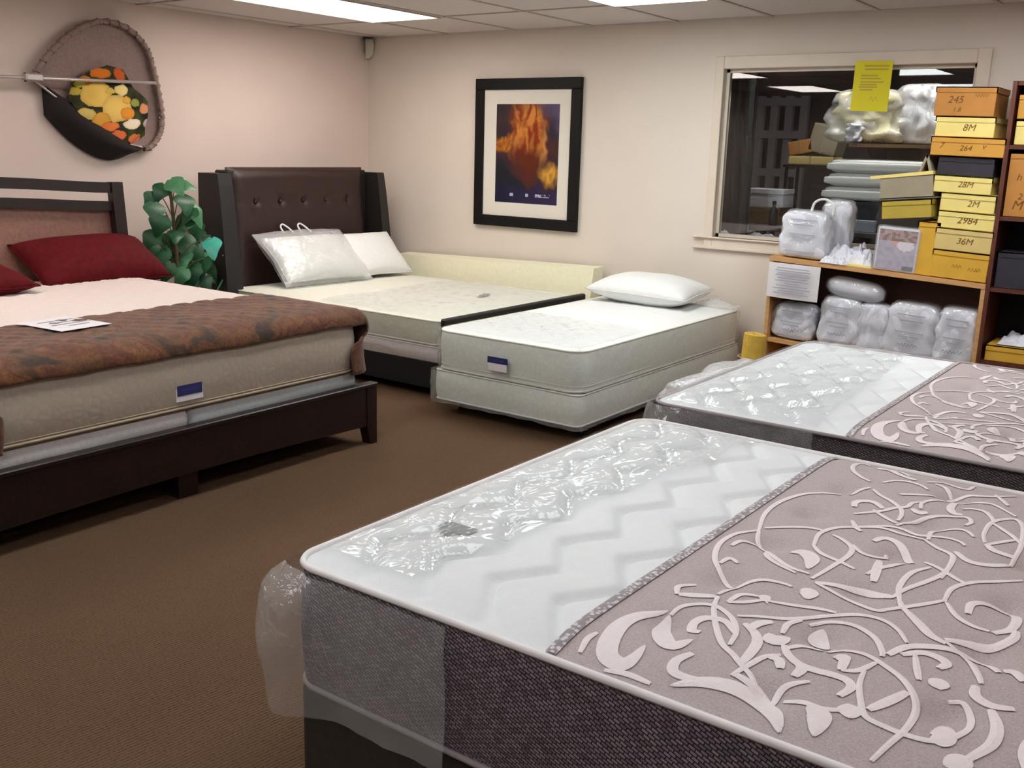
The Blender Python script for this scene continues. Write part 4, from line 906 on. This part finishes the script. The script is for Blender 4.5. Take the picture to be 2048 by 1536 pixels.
def art(u0, v0):
    u = u0+.09*nz(u0*5, v0*5, 11)+.04*nz(u0*14, v0*14, 5); v = v0+.07*nz(u0*5, v0*5, 21)+.03*nz(u0*15, v0*15, 8)
    n = nz(u*6, v*6, 1); n2 = nz(u*15, v*5, 4); n3 = nz(u*22, v*22, 9)
    c = mixc(rgb(48, 42, 54), rgb(80, 46, 44), .5+n)
    body = math.exp(-(((u-.53)/.27)**4+((v-.75)/.30)**4))
    c = mixc(c, mixc(rgb(150, 52, 16), rgb(222, 142, 60), .5+n2*1.5+n3*.4), body*1.4-.15)
    c = mixc(c, rgb(104, 42, 24), math.exp(-(((u-.55)/.24)**2+((v-.43)/.17)**2))*1.1)
    c = mixc(c, mixc(rgb(206, 130, 44), rgb(150, 80, 30), .5+n3), 1.5*math.exp(-(((u-.14)/.18)**4+((v-.60)/.085)**4))-.2)
    c = mixc(c, mixc(rgb(226, 176, 70), rgb(190, 120, 50), .4+n3), 1.5*math.exp(-(((u-.88)/.2)**2+((v-.29)/.09)**2))-.25)
    c = mixc(c, rgb(216, 150, 84), 1.2*math.exp(-(((u-.76)/.05)**2+((v-.58)/.17)**2))-.2)
    c = mixc(c, rgb(36, 38, 48), 1.6*max(0, min(1, (.5-.55*u-v)*9)))
    c = mixc(c, rgb(92, 80, 112), max(0, min(1, (u+v-1.66)*6)))
    c = mixc(c, mixc(rgb(30, 34, 60), rgb(58, 44, 82), u), max(0, min(1, (.19-v)*14)))
    if .07 < v0 < .10 and (.66 < u0 < .9 and nz(u0*40, v0*40) > -.05 or abs(u0-.52) < .02 or abs(u0-.27) < .025): c = rgb(190, 196, 214)
    return tuple(q*.86 for q in c)
obj('art_print', printed(BM(), 90, 130, lambda u, v: (ax0+(ax1-ax0)*u, -.0235, az0+(az1-az0)*v), art), 'print', pf)
# motion sensor in the corner
t = thing('motion_sensor', 'small motion sensor in the ceiling corner', 'sensor', (.045, -.045, H-.17))
R45 = Matrix.Rotation(-PI/4, 4, 'Z')
b = prism(BM(), [(-.038, .16), (-.05, .11), (-.04, .03), (-.01, 0), (.02, .0), (.02, .16)], 0, -.032, .032); b.transform(R45.inverted() @ Matrix.Identity(4)); b.transform(Matrix.Rotation(PI/2, 4, 'Z'))
obj('sensor_shell', b, 'sensor', t, local=True)
b = Box(-.036, .036, -.045, .03, .155, .17, bev=.003); b.transform(Matrix.Rotation(PI/4, 4, 'Z')); obj('mount_bracket', b, 'sensordark', t, local=True)
# yellow card on the window head
t = thing('yellow_notice', 'bright yellow notice taped to the head of the window', 'sign', (4.25, -.02, 1.79), (0, .02, 0))
obj('card', Box(-.113, .113, -.0015, .0015, 0, .295), 'signyellow', t, local=True)
b = BM()
for z, ln, cx in ((.262, .15, .02), (.242, .14, .02), (.205, .1, -.02), (.188, .12, -.01), (.168, .14, 0), (.152, .1, -.02), (.138, .11, -.02), (.122, .08, -.03)): box(b, cx-ln/2, cx+ln/2, -.003, -.0016, z, z+.008)
obj('print_lines', b, 'card_ol', t, local=True); lettering('~~~', .05, (.02, -.003, .07), 'card_ol', t, shear=0)
# landing net wall piece
nt = thing('landing_net', 'large wicker rimmed landing net hung on the left wall', 'net', (.03, -2.5, 1.42))
rim = [(-3.01, 1.85), (-2.87, 2.02), (-2.70, 2.16), (-2.51, 2.235), (-2.33, 2.21), (-2.20, 2.10), (-2.15, 1.95), (-2.12, 1.80), (-2.105, 1.66), (-2.13, 1.54), (-2.22, 1.445), (-2.33, 1.46), (-2.48, 1.52), (-2.66, 1.61), (-2.85, 1.74)]
RIM = catmull([(0, y, z) for y, z in rim+[rim[0]]], 8)
RIM = [Vector((.06+.02*math.sin(3*k/len(RIM)), p.y, p.z)) for k, p in enumerate(RIM)]
nR = len(RIM); split = int(nR*.70)
obj('rim', tube(BM(), RIM[:split], lambda q: .018*(1+.22*math.sin(q*190)), 8), 'rope', nt, smooth=True)
obj('lower_rim', tube(BM(), [Vector((.062+.04*math.sin(PI*min(1, k/6)), p.y, p.z)) for k, p in enumerate(RIM[split-1:])], .007, 8), 'steel', nt, smooth=True)
for k in range(2, split-2, 3):
    p = RIM[k]; tg = (RIM[k+1]-RIM[k-1]).normalized(); s = Vector((1, 0, 0)); u2 = tg.cross(s)
    obj('wrap_ring', tube(BM(), [p+(s*math.cos(a)+u2*math.sin(a))*.02+tg*.008*math.sin(a) for a in [2*PI*i/8 for i in range(8)]], .0045, 5, closed=True), 'rope', nt, smooth=True)
cen = Vector((0, -2.48, 1.80))
def netfn(u, v):
    p = RIM[int(u*(nR-1))]; q = Vector((.03, p.y, p.z)); c = Vector((.012, cen.y+.05, cen.z-.1)); r = c+(q-c)*v
    return (max(.008, .012+.04*v**3+.006*math.sin(r.y*70)*(1-v)), r.y, r.z)
obj('netting', grid(BM(), nR-1, 14, netfn), 'net', nt, smooth=True)
def bagnet(u, v):
    a = PI*u; yl, yr = -2.93, -2.14; y = yl+(yr-yl)*u; zr = 1.825-.375*min(1, u/.74)
    belly = 1.36+.42*abs(u-.55)**1.8*1.9; z = zr+(min(belly, zr)-zr)*v; return (.03+.13*math.sin(PI*u)**.7*math.sin(PI*(.12+.88*v)), y, z)
obj('net_bag', grid(BM(), 40, 16, bagnet), 'netdark', nt, smooth=True)
obj('pole', tube(BM(), [(.10, -4.05, 1.815), (.115, -3.2, 1.845), (.165, -2.20, 1.872)], .011, 10), 'steel', nt, smooth=True)
obj('yoke', Box(.085, .155, -3.09, -2.98, 1.83, 1.875, bev=.008), 'steel', nt)
for dz in (.868-.0, .834): obj('bolt', lathe(BM(), [(.008, 0), (.008, .02)], (.12, -3.08, 1+dz-.01), 8), 'sensordark', nt)
# printed cloth bundle inside the net
ELL = [(187, 189, 29, 26, (236, 196, 96)), (225, 217, 30, 27, (238, 198, 104)), (198, 146, 19, 11, (222, 122, 34)), (170, 160, 12, 10, (206, 130, 40)), (234, 150, 12, 14, (206, 92, 40)), (150, 182, 11, 9, (204, 176, 70)), (234, 180, 15, 11, (238, 216, 140)), (160, 168, 9, 7, (196, 186, 80)), (168, 228, 15, 13, (222, 196, 110)), (194, 238, 17, 14, (230, 170, 66)), (248, 226, 16, 12, (234, 152, 50)), (264, 205, 10, 8, (150, 156, 70)), (214, 252, 17, 9, (240, 130, 64)), (230, 271, 18, 11, (240, 120, 70)), (259, 247, 19, 11, (250, 232, 204)), (271, 277, 17, 10, (242, 134, 84)), (286, 217, 12, 11, (224, 150, 104)), (212, 182, 8, 6, (220, 190, 90)), (245, 200, 9, 8, (228, 170, 70)), (292, 246, 8, 9, (196, 176, 170))]
C4 = [at(*q, 0, .10) for q in ((138, 130), (302, 130), (302, 294), (138, 294))]
POLY = [(150, 165), (180, 141), (215, 130), (245, 139), (262, 175), (300, 203), (299, 270), (266, 294), (235, 286), (190, 264), (160, 236), (140, 195)]
def cpx(u, v): return 138+164*u, 294-164*v
def cloth(u, v):
    px, py = cpx(u, v); px += 3*nz(u*14, v*14, 3); py += 3*nz(u*14, v*14, 8); c = mixc(rgb(28, 26, 20), rgb(70, 74, 34), .4+nz(u*9, v*9, 2))
    for a, d, ra, rb, col in ELL:
        q = ((px-a)/ra)**2+((py-d)/rb)**2
        if q < 1: c = mixc(rgb(*col), tuple(k*.7 for k in rgb(*col)), q**3)
    return c
def inside(px, py):
    r = False; n = len(POLY)
    for i in range(n):
        (x1, y1), (x2, y2) = POLY[i], POLY[(i+1) % n]
        if (y1 > py) != (y2 > py) and px < (x2-x1)*(py-y1)/(y2-y1)+x1: r = not r
    return r
def clothpos(u, v):
    t_ = C4[0]+(C4[1]-C4[0])*u; b_ = C4[3]+(C4[2]-C4[3])*u; p = b_+(t_-b_)*v
    e = max(0, 1-((u-.5)/.52)**2-((v-.48)/.55)**2); return (.045+.095*e**.5+.012*nz(u*6, v*6, 7), p.y, p.z)
NU, NV = 110, 110
b = printed(BM(), NU, NV, clothpos, cloth)
kill = [f for k, f in enumerate(b.faces) if not inside(*cpx((k//NV+.5)/NU, (k % NV+.5)/NV))]
bmesh.ops.delete(b, geom=kill, context='FACES')
tag(obj('printed_cushion', b, 'printcloth', smooth=True), 'yellow and orange fruit print cushion tucked into the landing net', 'cushion')
# ================================================================ plant between the two headboards
PX, PY = .42, -2.28
pl = thing('potted_plant', 'leafy green plant between the wooden and the leather headboard', 'plant', (PX, PY, 0))
pot = obj('pot', lathe(BM(), [(.10, 0), (.13, .22), (.14, .25), (.14, .27), (.12, .27), (.115, .24)], (PX, PY, 0), 20), 'pot', pl, smooth=True)
obj('soil', lathe(BM(), [(.02, .235), (.114, .24)], (PX, PY, 0), 16), 'soil', pl)
obj('moss_pole', tube(BM(), [(PX, PY, .2), (PX+.005, PY-.01, .8), (PX, PY-.03, 1.18)], .012, 8), 'stem', pl, smooth=True)
def leafmesh(n=9):
    b = BM(); L, Wd = 1.0, .42; rows = []
    for i in range(n+1):
        t = i/n; w_ = Wd*(math.sin(PI*min(1, t*.98+.02)**.62))**.85*(1-.12*math.cos(9*t)); zc = .12*math.sin(PI*t)-.22*t*t
        rows.append([b.verts.new((x*w_, t*L-.08*(abs(x)*(1-t)), zc-.10*abs(x)*w_*1.6)) for x in (-1, -.5, 0, .5, 1)])
    for A, B in zip(rows, rows[1:]):
        for k in range(4): b.faces.new((A[k], A[k+1], B[k+1], B[k]))
    me = bpy.data.meshes.new('leaf'); bmesh.ops.recalc_face_normals(b, faces=b.faces); b.to_mesh(me); b.free()
    for p in me.polygons: p.use_smooth = True
    return me
LM = {}
for k in ('leaf', 'leaf2', 'teal'): LM[k] = leafmesh(); LM[k].materials.append(M[k])
LEAF = [(318, 388, 62, 0, 200), (352, 372, 58, 1, 150), (372, 372, 46, 1, 110), (300, 400, 44, 0, 230), (310, 425, 60, 0, 190), (318, 452, 58, 0, 210), (300, 480, 56, 0, 215), (372, 410, 66, 0, 165), (392, 430, 58, 1, 150), (366, 448, 70, 0, 190), (394, 462, 60, 0, 150), (330, 490, 66, 0, 190), (322, 515, 62, 1, 200), (345, 530, 70, 0, 180), (370, 490, 68, 0, 170), (392, 505, 66, 0, 160), (366, 520, 60, 1, 190), (425, 494, 60, 2, 165), (405, 535, 64, 0, 160), (385, 548, 66, 0, 185), (425, 545, 58, 0, 150), (360, 556, 60, 1, 200), (410, 562, 60, 0, 175), (334, 545, 55, 0, 205), (376, 430, 54, 0, 200), (345, 505, 50, 0, 160), (402, 485, 56, 0, 200), (440, 560, 50, 0, 140), (380, 575, 60, 0, 180), (352, 470, 46, 0, 170), (410, 520, 50, 1, 185), (305, 500, 44, 0, 195)]
rr = random.Random(3)
for i, (px, py, sz, k, ang) in enumerate(LEAF):
    p = at(px, py, 0, PX+(rr.uniform(-.09, .12) if k != 2 else .2)); s = sz/2011*7.2*.62
    o = bpy.data.objects.new('leaf', LM[('leaf', 'leaf2', 'teal')[k]]); COL.objects.link(o); o.parent = pl
    nrm = Vector((.8, -.55, .45))+Vector((rr.uniform(-.5, .5), rr.uniform(-.5, .5), rr.uniform(-.3, .4))); nrm.normalize()
    aa = math.radians(ang)+rr.uniform(-.35, .35); side = Vector((.6, .8, 0)); upv = Vector((0, 0, 1))
    dr = side*math.sin(aa)+upv*math.cos(aa); dr = (dr-nrm*dr.dot(nrm)).normalized(); xx = dr.cross(nrm)
    o.rotation_euler = Matrix((xx, dr, nrm)).transposed().to_euler()
    o.scale = (s*1.15*rr.uniform(.85, 1.1), s*1.2*rr.uniform(.85, 1.15), s); o.location = p-pl.location-dr*s*.55
    a = Vector((PX, PY-.02, max(.3, p.z-.12))); q = p-dr*s*.5
    obj('leaf_stalk', tube(BM(), catmull([a, (a+q)/2+Vector((0, 0, .05)), q], 4), .0035, 5), 'stem', pl, smooth=True)
obj('tendril', tube(BM(), catmull([(PX+.05, -2.03, .45), (PX+.08, -1.93, .62), (PX+.09, -1.90, .68), (PX+.08, -1.97, .73)], 5), .006, 6), 'leaf2', pl, smooth=True)
# ================================================================ storage room things behind the glass
def bx(label, px0, py0, px1, py1, y, d, m, name='carton', cat='box', tilt=0, z0=None):
    x0, x1, zb, zt_ = pxbox(px0, py0, px1, py1, y); zb = zb if z0 is None else z0
    return x0, x1, zb, zt_
tb = thing('work_table', 'dark work table behind the window glass', 'table', (4.2, .72, 0))
obj('table_top', Box(3.35, 5.3, .42, 1.1, .985, 1.02, bev=.004), 'dark_wall', tb)
for x in (3.42, 5.23):
    for y in (.48, 1.04): obj('leg', Box(x-.03, x+.03, y-.03, y+.03, 0, .985), 'blackmetal', tb)
lt = thing('ceiling_light', 'unseen strip added on the storage room ceiling to brighten the things behind the glass', 'light', (4.4, .36, 2.80)); obj('light_frame', Box(3.8, 5.0, .28, .44, 2.83, 2.90), 'bar', lt); obj('diffuser', Box(3.82, 4.98, .30, .42, 2.80, 2.832, bev=.01), emit('storage fill light', (1, .95, .9), 60.0), lt)  # lamp out of view, added to brighten the stored things
# stack of folded white pads
x0, x1, z0, z1 = pxbox(1648, 318, 1880, 412, .5)
lay = [(z0, .075, 'twinside'), (0, .08, 'twinside'), (0, .1, 'white')]; z = max(z0, 1.12)
rs = thing('riser_box', 'dark carton under the folded white pads behind the glass', 'box', ((x0+x1)/2, .72, 1.02)); obj('carton_body', Box(x0+.05, x1-.05, .5, .95, 1.021, z-.002, bev=.004), 'card_k', rs); obj('lid', Box(x0+.045, x1-.045, .495, .955, z-.03, z-.001), 'card_k', rs)
hh = (z1-z)/3
for i, nm in enumerate(('lowest', 'middle', 'topmost')):
    t = thing('folded_pad', nm+' folded white pad of the pile behind the window glass', 'bedding', ((x0+x1)/2+.01*i, .72, z+hh*i), group='folded white pads behind the glass')
    obj('pad', puff(BM(), x1-x0-.01*i, .46, hh+.006, 50+i, fold=.004), 'white', t, smooth=True, local=True)
    obj('fold_edge', puff(BM(), (x1-x0)*.985, .06, hh*.62, 60+i, fold=.005, n=10), 'white', t, smooth=True, local=True).location = (0, -.212, hh*.18)
# tied bag of cream wadding
bz = z1+.12
x0, x1, z0, z1b = pxbox(1660, 178, 1800, 290, .62)
sh = thing('plank_shelf', 'dark plank shelf above the folded pads behind the glass', 'shelf', (4.45, .75, z1+.10)); obj('plank', Box(3.98, 5.2, .5, 1.05, z1+.085, z1+.108), 'brown', sh)
for x in (4.05, 5.1): obj('bracket', prism(BM(), [(1.05, z1+.085), (.6, z1+.085), (1.05, z1-.1)], 0, x, x+.02), 'blackmetal', sh)
obj('back_rail', Box(3.98, 5.2, 1.05, 1.09, z1-.15, z1+.2), 'brown', sh)
for x in (3.98, 5.16): obj('upright', Box(x, x+.04, 1.05, 1.09, 0, z1-.15), 'brown', sh)
t = thing('wadding_bag', 'tied clear bag of cream wadding behind the yellow notice', 'bag', ((x0+x1)/2, .78, z1+.109))
hh = z1b-(z1+.109)
obj('wadding', puff(BM(), (x1-x0)*.95, .4, hh*.95, 71, fold=.05, top=.8), 'bagplain', t, smooth=True, local=True); obj('clear_bag', puff(BM(), (x1-x0), .44, hh, 74, fold=.07, top=.8), 'plastic_thick', t, smooth=True, local=True)
obj('knot', puff(BM(), .09, .08, .12, 77, fold=.03, n=8), 'bag', t, smooth=True, local=True).location = (-.03, -.24, .01)
x0, x1, z0, z1c = pxbox(1800, 172, 1885, 240, .8)
t = thing('white_sack', 'plump white sack right of the yellow notice behind the glass', 'bag', ((x0+x1)/2+.02, .86, z1+.109)); obj('sack', puff(BM(), x1-x0, .3, z1c-z1-.109, 81, fold=.03, top=.85), 'bag', t, smooth=True, local=True); obj('clear_bag', puff(BM(), x1-x0+.02, .32, z1c-z1-.1, 83, fold=.04, top=.85), 'plastic_thick', t, smooth=True, local=True)
# brown paper parcels
x0, x1, z0, z1p = pxbox(1578, 250, 1662, 332, 1.2)
ps = thing('parcel_rack', 'thin black stand carrying brown parcels behind the glass', 'stand', ((x0+x1)/2, 1.35, 0)); obj('stand_top', Box(x0-.02, x1+.02, 1.2, 1.5, z0-.02, z0), 'blackmetal', ps)
for x in (x0, x1):
    for y in (1.23, 1.47): obj('leg', Box(x-.01, x+.01, y-.01, y+.01, 0, z0-.02), 'blackmetal', ps)
for i, (a, c, q, s, tl, nm, mm) in enumerate(((0, 1, 0, .22, .05, 'flat', 'card_t'), (.0, .55, .24, .35, -.18, 'small', 'card_b'), (.38, 1.0, .26, .72, .22, 'large tilted', 'card_g'))):
    t = thing('paper_parcel', nm+' brown paper parcel seen dimly through the window', 'parcel', (x0+(x1-x0)*(a+c)/2, 1.35, z0+(z1p-z0)*q+.002+(.01 if i else 0)), (0, tl if i else 0, 0), 'brown parcels behind the glass'); w = (x1-x0)*(c-a)
    obj('wrapped_box', box(BM(), -w/2, w/2, -.11, .11, 0, (z1p-z0)*s, .012, 2), mm, t, local=True); obj('string', Box(-.004, .004, -.113, .113, -.001, (z1p-z0)*s+.003), 'beigepiping', t, local=True)
# pale metal rack against the far storage wall
rk = thing('metal_rack', 'pale upright metal rack far behind the glass', 'rack', (1.6, 3.9, 0))
ra, rb_ = at(1515, 300, 1, 3.9), at(1602, 300, 1, 3.9); zt1, zb1 = at(1560, 192, 1, 3.9).z, at(1560, 345, 1, 3.9).z
for k in range(4): x = ra.x+(rb_.x-ra.x)*k/3; obj('upright', Box(x-.04, x+.04, 3.88, 3.94, 0, zt1), 'greypaint', rk)
for zz in (zt1-.06, (zt1+zb1)/2, zb1): obj('cross_bar', Box(ra.x-.05, rb_.x+.05, 3.86, 3.92, zz-.04, zz+.04), 'greypaint', rk)
# curtain
x0, x1 = at(1440, 300, 1, .3).x, at(1512, 300, 1, .3).x
cu = thing('curtain', 'dark green curtain hanging at the left behind the window glass', 'curtain', ((x0+x1)/2, .25, .9))
obj('drape', grid(BM(), 60, 12, lambda u, v: (x0-.12+(x1-x0+.12)*u, .25+.03*math.sin(u*34)+.008*nz(u*9, v*3), .9+1.3*v)), 'curtain', cu, smooth=True)
for xx in (x0-.15, x1+.05): obj('rod_bracket', Box(xx-.01, xx+.01, .119, .255, 2.20, 2.22), 'blackmetal', cu)
obj('curtain_rod', tube(BM(), [(x0-.2, .25, 2.21), (x1+.1, .25, 2.21)], .012, 8), 'blackmetal', cu)
# white box, brown box and bottle on the table near the glass
x0, x1, z0, z1 = pxbox(1508, 384, 1572, 440, .75)
def sbox(label, x0, x1, z0, z1, y, d, m, name='carton'):
    t = thing(name, label, 'box', ((x0+x1)/2, y+d/2, z0), group=None); w, hh = x1-x0, z1-z0
    obj('carton_body', box(BM(), -w/2+.003, w/2-.003, -d/2+.003, d/2-.003, 0, hh-.002, .003), m, t, local=True); obj('lid', box(BM(), -w/2, w/2, -d/2, d/2, hh*.72, hh, .003), m, t, local=True)
zz = 1.021; sbox('brown carton low at the left behind the glass', x0, x1, zz, zz+.12, .6, .25, 'brown'); sbox('white machine box on the brown carton behind the glass', x0, x1+.02, zz+.121, zz+.25, .6, .22, 'bag')
t = thing('dark_bottle', 'small black bottle in front of the brown carton behind the glass', 'bottle', (at(1546, 440, 1, .52).x, .52, 1.021)); obj('bottle_body', lathe(BM(), [(.028, 0), (.03, .01), (.03, .10), (.012, .13), (.012, .15)], (0, 0, 0), 14), 'blackmetal', t, smooth=True, local=True); obj('cap', lathe(BM(), [(.015, .148), (.015, .172)], (0, 0, 0), 12), 'black', t, local=True)
sb = at(1720, 455, 1, .6); sbox('blue white carton low behind the glass beside the lilac pack', sb.x-.1, sb.x+.14, 1.021, 1.1, .46, .03+.2*0+.03, 'bluewhite')
for i, (px, lbl) in enumerate(((1447, 'small white rag in the left corner of the window ledge'), (1520, 'crumpled white rag along the window ledge'))):
    x = at(px, 470, 1, .09).x; heap(lbl, x-(.035 if i == 0 else .09), x+(.035 if i == 0 else .12), .08, .118, lambda q: .956, .035, 'bag', 20+i, name='rag', cat='rag')
